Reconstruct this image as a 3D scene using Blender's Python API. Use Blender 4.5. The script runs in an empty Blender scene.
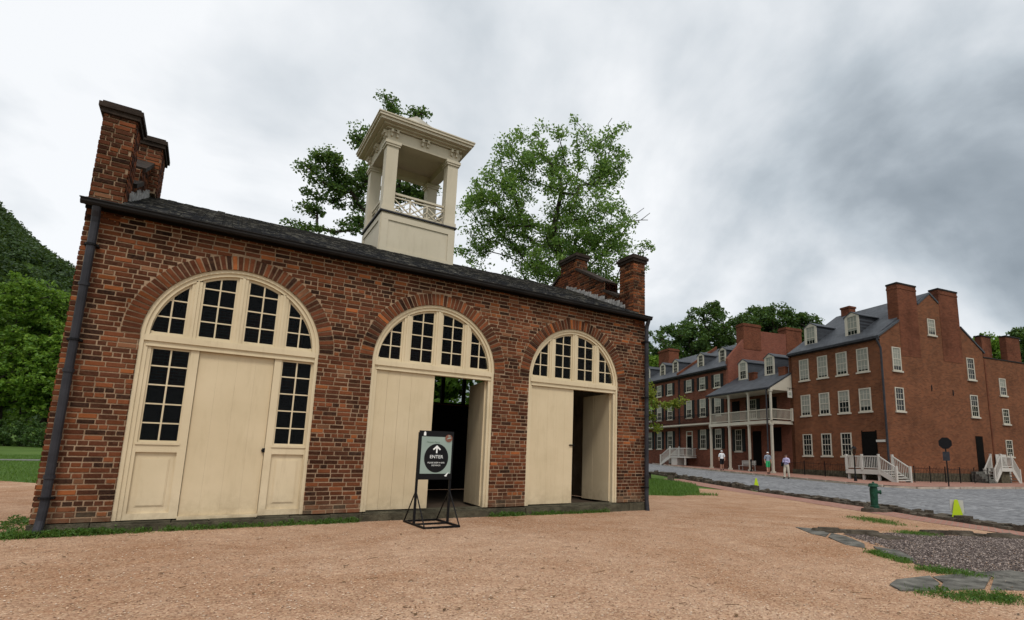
import bpy, math, random
import numpy as np
from mathutils import Matrix, Vector
R=math.radians
rnd=random.Random(7)
sc=bpy.context.scene
COL=sc.collection

# ------------------------------------------------------------------ camera
CAMP=Vector((1.757,-10.313,1.049)); YAW,PIT,ROL=.595513,.168686,.0214713
F,SX,SY=546.305,65.327,53.137
cd=bpy.data.cameras.new('camera'); cam=bpy.data.objects.new('camera',cd); COL.objects.link(cam)
fw=Vector((math.sin(YAW)*math.cos(PIT),math.cos(YAW)*math.cos(PIT),math.sin(PIT)))
r_=Vector((math.cos(YAW),-math.sin(YAW),0)); u_=r_.cross(fw)
r2=r_*math.cos(ROL)+u_*math.sin(ROL); u2=-r_*math.sin(ROL)+u_*math.cos(ROL)
M=Matrix((r2,u2,-fw)).transposed().to_4x4(); M.translation=CAMP; cam.matrix_world=M
cd.sensor_width=36; cd.sensor_fit='HORIZONTAL'; cd.lens=36*F/1024
cd.shift_x=-SX/1024; cd.shift_y=SY/1024; cd.clip_end=5000; cd.clip_start=.05
sc.camera=cam
# ------------------------------------------------------------------ world: overcast sky
SUN_EL,SUN_AZ=R(56),R(200)      # azimuth measured clockwise from +y
w=bpy.data.worlds.new('World'); sc.world=w; w.use_nodes=True
nt=w.node_tree; nt.nodes.clear(); N=nt.nodes.new; L=nt.links.new
def _math(op,a,b=None,c=None,tree=None):
    n=(tree or nt).nodes.new('ShaderNodeMath'); n.operation=op
    for i,v in enumerate((a,b,c)):
        if v is None: continue
        if isinstance(v,(int,float)): n.inputs[i].default_value=v
        else: (tree or nt).links.new(v,n.inputs[i])
    return n.outputs[0]
tc=N('ShaderNodeTexCoord'); sep=N('ShaderNodeSeparateXYZ'); L(tc.outputs['Generated'],sep.inputs[0])
zz=_math('ADD',_math('MAXIMUM',sep.outputs[2],0.0),.38)
cb=N('ShaderNodeCombineXYZ'); L(_math('DIVIDE',sep.outputs[0],zz),cb.inputs[0]); L(_math('DIVIDE',sep.outputs[1],zz),cb.inputs[1])
n1=N('ShaderNodeTexNoise'); n1.inputs['Scale'].default_value=1.45; n1.inputs['Detail'].default_value=12; n1.inputs['Roughness'].default_value=.50; n1.inputs['Distortion'].default_value=.55
mp=N('ShaderNodeMapping'); mp.inputs['Location'].default_value=(3.1,1.7,0); L(cb.outputs[0],mp.inputs[0]); L(mp.outputs[0],n1.inputs['Vector'])
n2=N('ShaderNodeTexNoise'); n2.inputs['Scale'].default_value=4.6; n2.inputs['Detail'].default_value=8; n2.inputs['Roughness'].default_value=.5; L(mp.outputs[0],n2.inputs['Vector'])
# the cloud deck is thinner (brighter) to the left, thicker to the right
dv=N('ShaderNodeVectorMath'); dv.operation='DOT_PRODUCT'; L(tc.outputs['Generated'],dv.inputs[0])
_d=Vector((math.sin(YAW+.62)*.9,math.cos(YAW+.62)*.9,.42)).normalized(); dv.inputs[1].default_value=_d
thick=_math('MULTIPLY',_math('SMOOTH_MIN',_math('MAXIMUM',_math('SUBTRACT',dv.outputs['Value'],.66),0.0),.40,.05),1.6)
dens=_math('ADD',_math('MULTIPLY',n1.outputs[0],2.25),_math('MULTIPLY',n2.outputs[0],.55))
dens=_math('ADD',_math('SUBTRACT',dens,1.38),thick)
cr=N('ShaderNodeValToRGB'); L(dens,cr.inputs[0]); e=cr.color_ramp.elements
e[0].position=0.0; e[0].color=(.82,.835,.85,1); e[1].position=1.0; e[1].color=(.21,.245,.275,1)
x=e.new(.30); x.color=(.615,.65,.68,1); x=e.new(.50); x.color=(.455,.502,.54,1); x=e.new(.74); x.color=(.30,.34,.375,1)
sky=N('ShaderNodeTexSky'); sky.sky_type='NISHITA'; sky.sun_disc=False; sky.sun_elevation=SUN_EL; sky.sun_rotation=SUN_AZ
mx=N('ShaderNodeMix'); mx.data_type='RGBA'; mx.inputs[0].default_value=.9
sm=N('ShaderNodeVectorMath'); sm.operation='SCALE'; L(sky.outputs[0],sm.inputs[0]); sm.inputs['Scale'].default_value=.08
L(sm.outputs[0],mx.inputs[6]); L(cr.outputs[0],mx.inputs[7])
bg=N('ShaderNodeBackground'); L(mx.outputs[2],bg.inputs[0]); bg.inputs[1].default_value=.93
wo=N('ShaderNodeOutputWorld'); L(bg.outputs[0],wo.inputs[0])
# ------------------------------------------------------------------ sun behind cloud
sd=bpy.data.lights.new('sun','SUN'); sd.energy=1.4; sd.angle=R(14); sd.color=(1,.95,.87)
so=bpy.data.objects.new('sun',sd); COL.objects.link(so)
dirv=Vector((math.sin(SUN_AZ)*math.cos(SUN_EL),math.cos(SUN_AZ)*math.cos(SUN_EL),math.sin(SUN_EL)))
so.rotation_euler=dirv.to_track_quat('Z','Y').to_euler()
sc.view_settings.view_transform='Standard'; sc.view_settings.look='None'
sc.view_settings.exposure=0.42; sc.view_settings.gamma=1.0
sc.render.engine='CYCLES'
try: sc.cycles.max_bounces=8; sc.cycles.transparent_max_bounces=12
except Exception: pass

# ------------------------------------------------------------------ material helpers
class NT:
    def __init__(s,name,rough=.8,spec=.3):
        m=bpy.data.materials.new(name); m.use_nodes=True; s.m=m; s.t=m.node_tree
        s.b=s.t.nodes['Principled BSDF']; s.b.inputs['Roughness'].default_value=rough
        s.b.inputs['Specular IOR Level'].default_value=spec
    def n(s,typ,**k):
        o=s.t.nodes.new(typ)
        for a,v in k.items():
            if a.startswith('i_'):
                o.inputs[a[2:].replace('_',' ')].default_value=v
            else: setattr(o,a,v)
        return o
    def l(s,a,b): s.t.links.new(a,b)
    def math(s,op,a,b=None,c=None): return _math(op,a,b,c,s.t)
    def coord(s,kind='Object'): return s.n('ShaderNodeTexCoord').outputs[kind]
    def noise(s,scale,detail=5,rough=.55,vec=None,dist=0):
        o=s.n('ShaderNodeTexNoise'); o.inputs['Scale'].default_value=scale; o.inputs['Detail'].default_value=detail
        o.inputs['Roughness'].default_value=rough; o.inputs['Distortion'].default_value=dist
        s.l(vec if vec is not None else s.coord(),o.inputs['Vector']); return o.outputs[0]
    def ramp(s,f,stops):
        o=s.n('ShaderNodeValToRGB'); s.l(f,o.inputs[0]); e=o.color_ramp.elements
        e[0].position=stops[0][0]; e[0].color=(*stops[0][1],1); e[1].position=stops[-1][0]; e[1].color=(*stops[-1][1],1)
        for p,c in stops[1:-1]: q=e.new(p); q.color=(*c,1)
        return o.outputs[0]
    def mix(s,f,a,b,mode='MIX'):
        o=s.n('ShaderNodeMix'); o.data_type='RGBA'; o.blend_type=mode
        if isinstance(f,(int,float)): o.inputs[0].default_value=f
        else: s.l(f,o.inputs[0])
        for i,v in ((6,a),(7,b)):
            if isinstance(v,tuple): o.inputs[i].default_value=(*v,1)
            else: s.l(v,o.inputs[i])
        return o.outputs[2]
    def col(s,c):
        if isinstance(c,tuple): s.b.inputs['Base Color'].default_value=(*c,1)
        else: s.l(c,s.b.inputs['Base Color'])
    def bump(s,h,st=.3,d=.01):
        o=s.n('ShaderNodeBump'); o.inputs['Strength'].default_value=st; o.inputs['Distance'].default_value=d
        s.l(h,o.inputs['Height']); s.l(o.outputs[0],s.b.inputs['Normal'])
def simple(name,c,rough=.6,var=.25,scale=6,spec=.15,metal=0,bump=.15,bd=.004):
    m=NT(name,rough,spec); f=m.noise(scale,6,.6)
    lo=tuple(v*(1-var) for v in c); hi=tuple(min(1,v*(1+var*.6)) for v in c)
    m.col(m.ramp(f,[(.3,lo),(.7,hi)])); m.b.inputs['Metallic'].default_value=metal
    if bump: m.bump(m.noise(scale*8,4),bump,bd)
    return m.m
def mat_masonry():        # bricks laid one by one: each brick carries its own clay colour
    m=NT('old_brick',.9,.06); a=m.n('ShaderNodeAttribute'); a.attribute_name='clay'
    f=m.noise(26,6,.7); c=m.mix(m.ramp(f,[(.4,(0,0,0)),(.75,(1,1,1))]),a.outputs['Color'],m.mix(.2,a.outputs['Color'],(.30,.14,.08)))
    f2=m.noise(1.1,7,.65,dist=.4); c=m.mix(m.math('MULTIPLY',m.ramp(f2,[(.55,(0,0,0)),(.8,(1,1,1))]),.08),c,(.34,.27,.20))
    sp=m.n('ShaderNodeSeparateXYZ'); m.l(m.coord(),sp.inputs[0])
    lowz=m.math('SUBTRACT',1.0,m.math('MULTIPLY',sp.outputs[2],2.3)); lowf=m.math('MULTIPLY',m.math('MULTIPLY',m.math('MAXIMUM',lowz,0.0),m.ramp(m.noise(3.5,6,.7),[(.35,(0,0,0)),(.6,(1,1,1))])),.75)
    mp=m.n('ShaderNodeMapping'); m.l(m.coord(),mp.inputs[0]); mp.inputs['Scale'].default_value=(.8,.8,1.6)
    c=m.mix(1,c,m.ramp(m.noise(.9,7,.65,vec=mp.outputs[0],dist=.6),[(.32,(.45,.42,.42)),(.5,(.95,.93,.92)),(.72,(1.25,1.15,1.1))]),'MULTIPLY')
    c=m.mix(lowf,c,(.20,.165,.11)); m.col(c); m.bump(m.noise(70,5,.7),.6,.006); return m.m
def mat_mortar():
    m=NT('lime_mortar',.95,.03); f=m.noise(2.2,7,.7); f2=m.noise(40,4)
    c=m.ramp(f,[(.3,(.17,.105,.06)),(.55,(.32,.21,.13)),(.75,(.47,.34,.23))]); m.col(m.mix(.25,c,m.ramp(f2,[(.3,(.12,.08,.05)),(.7,(.5,.4,.3))])))
    m.bump(f2,.6,.006); return m.m
def mat_farbrick(name,a,b,mort,scale=1.0,stain=.35):
    m=NT(name,.92,.06); sp=m.n('ShaderNodeSeparateXYZ'); m.l(m.coord(),sp.inputs[0])
    cb=m.n('ShaderNodeCombineXYZ'); m.l(m.math('ADD',sp.outputs[0],sp.outputs[1]),cb.inputs[0]); m.l(sp.outputs[2],cb.inputs[1])
    br=m.n('ShaderNodeTexBrick'); m.l(cb.outputs[0],br.inputs['Vector'])
    br.inputs['Scale'].default_value=1; br.inputs['Brick Width'].default_value=.22*scale; br.inputs['Row Height'].default_value=.075*scale
    br.inputs['Mortar Size'].default_value=.007; br.inputs['Color1'].default_value=(*a,1); br.inputs['Color2'].default_value=(*b,1); br.inputs['Mortar'].default_value=(*mort,1)
    br.inputs['Bias'].default_value=-.1
    st=m.n('ShaderNodeMapping'); m.l(m.coord(),st.inputs[0]); st.inputs['Scale'].default_value=(1.0,1.0,.8)
    f=m.noise(.5,8,.66,vec=st.outputs[0],dist=.2)
    c=m.mix(1,br.outputs[0],m.ramp(f,[(.32,(1-stain,1-stain,1-stain)),(.5,(.90,.88,.87)),(.70,(1.12,1.08,1.05))]),'MULTIPLY')
    f2=m.noise(2.6,6,.7); c=m.mix(m.math('MULTIPLY',m.ramp(f2,[(.5,(0,0,0)),(.75,(1,1,1))]),.35),c,tuple(v*.6 for v in a))
    m.col(c); m.bump(br.outputs['Fac'],-.5,.008); return m.m
def mat_slate(name='slate',c=(.036,.041,.049),row=.22,width=.3):
    m=NT(name,.8 if name=='fort_slate' else .6,.15 if name=='fort_slate' else .35); sp=m.n('ShaderNodeSeparateXYZ'); m.l(m.coord(),sp.inputs[0])
    cb=m.n('ShaderNodeCombineXYZ'); m.l(sp.outputs[1] if name!='fort_slate' else sp.outputs[0],cb.inputs[0]); m.l(m.math('MULTIPLY',sp.outputs[2],1.7),cb.inputs[1])
    br=m.n('ShaderNodeTexBrick'); m.l(cb.outputs[0],br.inputs['Vector']); br.inputs['Scale'].default_value=1
    br.inputs['Brick Width'].default_value=width; br.inputs['Row Height'].default_value=row; br.inputs['Mortar Size'].default_value=.012
    br.inputs['Color1'].default_value=(*[v*.75 for v in c],1); br.inputs['Color2'].default_value=(*[v*1.35 for v in c],1); br.inputs['Mortar'].default_value=(.015,.016,.02,1)
    f=m.noise(1.3,7,.65); col=m.mix(m.math('MULTIPLY',m.ramp(f if name!='fort_slate' else m.noise(5,7,.75),[(.5,(0,0,0)),(.62,(1,1,1))]),.65 if name=='fort_slate' else .4),br.outputs[0],(.15,.14,.115) if name=='fort_slate' else (.06,.068,.078))
    m.col(col); m.bump(br.outputs['Fac'],-.7,.02); return m.m
def mat_paint(name,c,dirt=(.30,.22,.12),amt=.35,rough=.55):
    m=NT(name,rough,.2); mp=m.n('ShaderNodeMapping'); m.l(m.coord(),mp.inputs[0]); mp.inputs['Scale'].default_value=(5,5,.8)
    f=m.noise(1.6,8,.7,vec=mp.outputs[0]); col=m.mix(m.math('MULTIPLY',m.ramp(f,[(.52,(0,0,0)),(.8,(1,1,1))]),amt),c,dirt)
    f2=m.noise(1.2,4); col=m.mix(1,col,m.ramp(f2,[(.3,(.88,.87,.84)),(.7,(1,1,1))]),'MULTIPLY')
    if 'cream' in name:      # splashed mud and scuffs low down, small chips
        sp=m.n('ShaderNodeSeparateXYZ'); m.l(m.coord(),sp.inputs[0]); lz=m.math('SUBTRACT',1.0,m.math('MULTIPLY',sp.outputs[2],1.7))
        g=m.math('MULTIPLY',m.math('MAXIMUM',lz,0.0),m.ramp(m.noise(5,7,.72),[(.4,(0,0,0)),(.62,(1,1,1))])); col=m.mix(m.math('MULTIPLY',g,.55),col,(.24,.17,.10))
        col=m.mix(m.math('MULTIPLY',m.ramp(m.noise(17,8,.75,vec=mp.outputs[0]),[(.66,(0,0,0)),(.72,(1,1,1))]),.6),col,(.30,.22,.13))
    m.col(col)
    m.bump(m.noise(14,5,.6,vec=mp.outputs[0]),.25,.003); return m.m
def mat_leaf(name,cols,trans=.35):
    m=NT(name,.55,.35); g=m.n('ShaderNodeNewGeometry'); f=m.math('ADD',m.math('MULTIPLY',g.outputs['Random Per Island'],.6),m.math('MULTIPLY',m.noise(.55,3,.5),.42))
    n=len(cols); c=m.ramp(f,[(.12+.76*i/(n-1),cols[i]) for i in range(n)]); m.col(c)
    tr=m.n('ShaderNodeBsdfTranslucent'); m.l(m.mix(.6,c,(.20,.30,.04)),tr.inputs[0])
    ms=m.n('ShaderNodeMixShader'); ms.inputs[0].default_value=trans; out=m.t.nodes['Material Output']
    m.l(m.b.outputs[0],ms.inputs[1]); m.l(tr.outputs[0],ms.inputs[2]); m.l(ms.outputs[0],out.inputs[0]); return m.m
def mat_glass(name,tint=(.55,.6,.6),rough=.03,tr=.6,dark=(.004,.005,.006)):
    m=NT(name,rough,.22); m.col(dark); t=m.n('ShaderNodeBsdfTransparent'); t.inputs[0].default_value=(*tint,1)
    ms=m.n('ShaderNodeMixShader'); ms.inputs[0].default_value=tr; out=m.t.nodes['Material Output']
    m.bump(m.noise(5,2),.08,.01)
    m.l(m.b.outputs[0],ms.inputs[1]); m.l(t.outputs[0],ms.inputs[2]); m.l(ms.outputs[0],out.inputs[0]); return m.m
def mat_gravel():
    m=NT('gravel_mat',.97,.02); v=m.n('ShaderNodeTexVoronoi'); v.inputs['Scale'].default_value=62; m.l(m.coord(),v.inputs['Vector'])
    sx=m.n('ShaderNodeSeparateColor'); m.l(v.outputs['Color'],sx.inputs[0])
    c=m.ramp(sx.outputs[0],[(.0,(.17,.09,.055)),(.25,(.34,.20,.13)),(.6,(.48,.315,.215)),(.85,(.55,.395,.27)),(1,(.70,.56,.42))])
    f=m.math('ADD',m.math('MULTIPLY',m.noise(.22,9,.72,dist=1.0),.62),m.math('MULTIPLY',m.noise(1.5,7,.7),.38)); c=m.mix(m.ramp(f,[(.39,(0,0,0)),(.60,(1,1,1))]),m.mix(.4,c,(.60,.47,.37)),m.mix(.5,c,(.28,.155,.09)))
    f3=m.noise(6,5,.7); c=m.mix(1,c,m.ramp(f3,[(.3,(.70,.64,.58)),(.65,(1,.94,.88))]),'MULTIPLY')
    m.col(c); h=m.math('ADD',m.math('MULTIPLY',v.outputs['Distance'],-1.0),m.math('MULTIPLY',m.noise(9,5),.9)); m.bump(h,.6,.012); return m.m
def mat_darkgravel():
    m=NT('dark_gravel_mat',.97,.03); v=m.n('ShaderNodeTexVoronoi'); v.inputs['Scale'].default_value=42; m.l(m.coord(),v.inputs['Vector'])
    sx=m.n('ShaderNodeSeparateColor'); m.l(v.outputs['Color'],sx.inputs[0])
    c=m.ramp(sx.outputs[0],[(.0,(.03,.024,.022)),(.4,(.075,.058,.052)),(.75,(.14,.11,.10)),(1,(.30,.25,.22))]); m.col(c)
    m.bump(m.math('MULTIPLY',v.outputs['Distance'],-1.0),.9,.04); return m.m
def mat_ground():
    m=NT('turf_soil',.95,.1); f=m.noise(.35,7,.65); f2=m.noise(14,5,.7)
    c=m.ramp(f,[(.3,(.055,.095,.02)),(.55,(.085,.15,.03)),(.75,(.12,.17,.045))]); m.col(m.mix(m.math('MULTIPLY',f2,.5),c,(.04,.06,.015))); m.bump(f2,.8,.05); return m.m
def mat_road():
    m=NT('road_mat',.9,.12); v=m.n('ShaderNodeTexVoronoi'); v.inputs['Scale'].default_value=7; m.l(m.coord(),v.inputs['Vector'])
    sx=m.n('ShaderNodeSeparateColor'); m.l(v.outputs['Color'],sx.inputs[0])
    c=m.ramp(sx.outputs[0],[(.0,(.12,.122,.127)),(.5,(.18,.184,.192)),(1,(.27,.273,.28))]); f=m.noise(.4,7,.7)
    c=m.mix(1,c,m.ramp(f,[(.3,(.72,.72,.73)),(.6,(1,1,1))]),'MULTIPLY'); m.col(c); m.bump(m.math('MULTIPLY',v.outputs['Distance'],-1.0),.5,.03); return m.m
def mat_brickwalk():
    m=NT('brick_walk_mat',.9,.2); br=m.n('ShaderNodeTexBrick'); mp=m.n('ShaderNodeMapping'); mp.inputs['Rotation'].default_value=(0,0,R(-20)); m.l(m.coord(),mp.inputs[0]); m.l(mp.outputs[0],br.inputs['Vector'])
    br.inputs['Scale'].default_value=1; br.inputs['Brick Width'].default_value=.21; br.inputs['Row Height'].default_value=.105; br.inputs['Mortar Size'].default_value=.008
    br.inputs['Color1'].default_value=(.24,.090,.065,1); br.inputs['Color2'].default_value=(.31,.15,.115,1); br.inputs['Mortar'].default_value=(.20,.15,.12,1)
    f=m.noise(.8,6,.7); m.col(m.mix(m.math('MULTIPLY',f,.5),br.outputs[0],(.30,.21,.16))); m.bump(br.outputs['Fac'],-.5,.01); return m.m
def mat_clump(name,cols,sc_=.25):
    m=NT(name,.9,.1); g=m.n('ShaderNodeNewGeometry'); f=m.math('ADD',m.math('MULTIPLY',g.outputs['Random Per Island'],.5),m.math('MULTIPLY',m.noise(sc_,6,.7),.5))
    n=len(cols); m.col(m.ramp(f,[(.2+.6*i/(n-1),cols[i]) for i in range(n)])); m.bump(m.noise(1.2,6,.8),1,.6); return m.m

MT={}
MT['brick']=mat_masonry(); MT['mortar']=mat_mortar()
MT['brickBig']=mat_farbrick('red_brick',(.185,.070,.034),(.105,.040,.022),(.21,.13,.085),1.15)
MT['brickBigB']=mat_farbrick('red_brick_chimney',(.155,.052,.029),(.09,.029,.018),(.18,.095,.06),stain=.55)
MT['brickRow']=mat_farbrick('row_brick',(.17,.060,.036),(.105,.036,.024),(.17,.10,.075),1.15)
MT['brickWall']=mat_farbrick('party_brick',(.22,.075,.048),(.15,.048,.034),(.20,.12,.09),stain=.3)
MT['slate']=mat_slate(); MT['fslate']=mat_slate('fort_slate',(.018,.017,.015),.13,.25)
MT['cream']=mat_paint('cream_paint',(.64,.535,.365))
MT['creamdoor']=mat_paint('cream_door_paint',(.62,.51,.34),amt=.22)
MT['cupola']=mat_paint('cupola_paint',(.55,.49,.38),(.3,.25,.18),.3)
MT['zinc']=simple('weathered_roof_paint',(.40,.37,.31),.7,var=.35,scale=3)
MT['white']=mat_paint('white_paint',(.47,.435,.365),(.3,.26,.2),.25)
MT['white2']=mat_paint('bright_white_paint',(.50,.485,.45),(.35,.32,.28),.15)
MT['shutter']=simple('dark_shutter',(.012,.014,.014),.6)
MT['iron']=simple('black_iron',(.006,.006,.007),.55,bump=.05)
MT['pipe']=simple('lead_grey_pipe',(.036,.036,.042),.5,var=.45,scale=3,metal=.2)
MT['copper']=simple('dark_metal_gutter',(.016,.014,.013),.7,var=.5,scale=2)
MT['coping']=simple('stone_coping',(.036,.026,.020),.9,var=.5,scale=5,bump=.5,bd=.02)
MT['flash']=simple('pale_flashing',(.33,.32,.31),.7,var=.7,scale=9)
MT['stone']=simple('foundation_stone',(.085,.075,.050),.9,var=.6,scale=4,bump=.7,bd=.03)
MT['slab']=simple('flagstone',(.125,.12,.105),.9,var=.75,scale=5,bump=.5,bd=.02)
MT['kerb']=simple('kerb_stone_mat',(.085,.070,.052),.9,var=.7,scale=3,bump=.7,bd=.03)
MT['pkerb']=simple('pale_kerb',(.42,.34,.29),.9,var=.4,scale=2)
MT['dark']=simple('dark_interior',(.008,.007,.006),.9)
MT['floor']=simple('plank_floor',(.07,.05,.036),.8)
MT['hidden']=simple('black_panel',(.006,.0055,.005),.9,spec=.05)
MT['glass']=mat_glass('window_glass',(.85,.88,.86),.03,.78)
MT['fglass']=mat_glass('far_window_glass',(.3,.32,.32),.08,.15,(.012,.015,.017))
MT['blind']=simple('pale_blind',(.24,.245,.21),.8,var=.2)
MT['glossblk']=simple('black_enamel',(.008,.008,.009),.35,bump=0)
MT['signpale']=simple('pale_green_board',(.27,.34,.30),.5,var=.05,bump=0)
MT['signwhite']=simple('white_print',(.78,.80,.78),.5,var=.03,bump=0)
MT['signgreen']=simple('green_print',(.10,.16,.11),.5,var=.05,bump=0)
MT['signbrown']=simple('brown_emblem',(.22,.09,.06),.5,var=.3,bump=0)
MT['hyd']=simple('green_enamel',(.014,.060,.036),.45,var=.4,scale=8)
MT['yellow']=simple('fluorescent_yellow',(.42,.55,.02),.6,var=.05,bump=0)
MT['gravel']=mat_gravel(); MT['dgravel']=mat_darkgravel(); MT['turf']=mat_ground(); MT['road']=mat_road(); MT['walk']=mat_brickwalk()
MT['path']=simple('grey_path',(.16,.15,.15),.9)
MT['bark']=simple('bark',(.050,.042,.034),.95,var=.5,scale=3,bump=.8,bd=.05)
MT['leafA']=mat_leaf('leaf_dark',[(.024,.065,.014),(.055,.12,.026),(.11,.20,.045)])
MT['leafB']=mat_leaf('leaf_maple',[(.050,.125,.026),(.12,.24,.05),(.27,.40,.11)],.5)
MT['leafC']=mat_leaf('leaf_yellow_green',[(.045,.115,.010),(.105,.21,.018),(.20,.32,.03)],.4)
MT['leafD']=mat_leaf('leaf_far',[(.018,.046,.010),(.036,.085,.016),(.075,.145,.028)],.25)
MT['leafE']=mat_leaf('leaf_yellow',[(.10,.15,.015),(.18,.21,.02),(.27,.26,.03)],.5)
MT['grass']=mat_leaf('grass_blades',[(.035,.085,.012),(.070,.155,.020),(.12,.21,.035)],.35)
MT['weed']=mat_leaf('weed_leaves',[(.025,.07,.010),(.05,.12,.016),(.09,.18,.03)],.35)
MT['forest']=mat_leaf('forest_canopy',[(.012,.030,.010),(.026,.056,.016),(.048,.090,.026)],.2)
MT['skin']=simple('skin',(.42,.24,.17),.6,var=.1,bump=0)
MT['hair']=simple('dark_hair',(.03,.02,.015),.7,bump=0)
MT['shirtW']=simple('white_shirt',(.70,.72,.75),.8,var=.1,bump=0)
MT['shirtG']=simple('grey_blue_shirt',(.22,.26,.32),.8,var=.1,bump=0)
MT['shirtP']=simple('lilac_shirt',(.42,.38,.55),.8,var=.2,scale=20,bump=0)
MT['black']=simple('black_cloth',(.012,.012,.014),.8,bump=0)
MT['green']=simple('green_cloth',(.03,.32,.12),.8,bump=0)
MT['khaki']=simple('khaki_cloth',(.48,.42,.34),.8,var=.1,bump=0)

# ------------------------------------------------------------------ object helpers
def lab(o,label=None,cat=None,group=None,kind=None):
    if label: o['label']=label
    if cat: o['category']=cat
    if group: o['group']=group
    if kind: o['kind']=kind
    return o
def thing(name,loc,label,cat,group=None,rz=0):
    o=bpy.data.objects.new(name,None); COL.objects.link(o); o.empty_display_size=.2
    o.location=loc; o.rotation_euler=(0,0,rz); return lab(o,label,cat,group)
def wmat(o):
    m=Matrix.Translation(o.location)@o.rotation_euler.to_matrix().to_4x4()
    return wmat(o.parent)@m if o.parent else m
class MB:
    """collects faces in world coordinates through an optional frame T"""
    def __init__(s,T=None): s.v=[]; s.f=[]; s.mi=[]; s.T=T; s.c=[]; s.cur=0; s.sm=False
    def add(s,vs,fs,T=None,col=None):
        T=T or s.T; n=len(s.v)
        for p in vs:
            p=Vector(p); s.v.append(tuple(T@p) if T else tuple(p))
            if col is not None: s.c.append(col)
        for f in fs: s.f.append(tuple(i+n for i in f)); s.mi.append(s.cur)
        return s
    def box(s,a,b,T=None,col=None):
        x0,y0,z0=[min(p,q) for p,q in zip(a,b)]; x1,y1,z1=[max(p,q) for p,q in zip(a,b)]
        return s.add([(x0,y0,z0),(x1,y0,z0),(x1,y1,z0),(x0,y1,z0),(x0,y0,z1),(x1,y0,z1),(x1,y1,z1),(x0,y1,z1)],
              [(0,3,2,1),(4,5,6,7),(0,1,5,4),(1,2,6,5),(2,3,7,6),(3,0,4,7)],T,col)
    def bar(s,a,b,w,h=None,up=(0,0,1),T=None):
        a=Vector(a);b=Vector(b);h=h or w;d=(b-a).normalized();u=Vector(up)
        if abs(d.dot(u))>.98:u=Vector((0,1,0))
        x=d.cross(u).normalized()*w/2;y=x.normalized().cross(d).normalized()*h/2
        vs=[p+i*x+j*y for p in (a,b) for i,j in ((-1,-1),(1,-1),(1,1),(-1,1))]
        return s.add(vs,[(3,2,1,0),(4,5,6,7),(0,1,5,4),(1,2,6,5),(2,3,7,6),(3,0,4,7)],T)
    def tube(s,pts,rad,n=8,T=None,cap=True):
        pts=[Vector(p) for p in pts]; rr=rad if isinstance(rad,(list,tuple)) else [rad]*len(pts); vs=[];fs=[]
        up=Vector((0,0,1)); prev=None
        for i,p in enumerate(pts):
            d=(pts[min(i+1,len(pts)-1)]-pts[max(i-1,0)]).normalized()
            if prev is None: prev=d.orthogonal().normalized()
            x=(prev-d*prev.dot(d)); x=x.normalized() if x.length>1e-6 else d.orthogonal().normalized(); prev=x; y=d.cross(x)
            for k in range(n):
                t=2*math.pi*k/n; vs.append(p+(x*math.cos(t)+y*math.sin(t))*rr[i])
        for i in range(len(pts)-1):
            for k in range(n): a=i*n+k;b=i*n+(k+1)%n; fs.append((a,b,b+n,a+n))
        if cap: fs.append(tuple(range(n-1,-1,-1))); fs.append(tuple((len(pts)-1)*n+k for k in range(n)))
        return s.add(vs,fs,T)
    def poly(s,pts,fs,T=None): return s.add(pts,fs,T)
    def prism(s,prof,ax,t0,t1,T=None):
        """prof: 2d list; ax 'x','y','z' extrusion axis between t0,t1"""
        def mk(p,t):
            return {'x':(t,p[0],p[1]),'y':(p[0],t,p[1]),'z':(p[0],p[1],t)}[ax]
        n=len(prof); vs=[mk(p,t0) for p in prof]+[mk(p,t1) for p in prof]
        fs=[tuple(range(n)),tuple(range(2*n-1,n-1,-1))]+[(i,(i+1)%n,(i+1)%n+n,i+n) for i in range(n)]
        return s.add(vs,fs,T)
    def build(s,name,mat,parent=None,smooth=False,attr='clay'):
        me=bpy.data.meshes.new(name); vs=s.v
        if parent is not None:
            I=wmat(parent).inverted(); vs=[tuple(I@Vector(v)) for v in vs]
        me.from_pydata(vs,[],s.f)
        for m in (mat if isinstance(mat,(list,tuple)) else [mat]): me.materials.append(m)
        if isinstance(mat,(list,tuple)): me.polygons.foreach_set('material_index',s.mi)
        if s.c and len(s.c)==len(s.v):
            at=me.attributes.new(attr,'FLOAT_COLOR','POINT'); at.data.foreach_set('color',[q for c in s.c for q in (*c,1)])
        if smooth: me.polygons.foreach_set('use_smooth',[True]*len(me.polygons))
        me.update(); o=bpy.data.objects.new(name,me); COL.objects.link(o)
        if parent is not None: o.parent=parent
        return o

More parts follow.
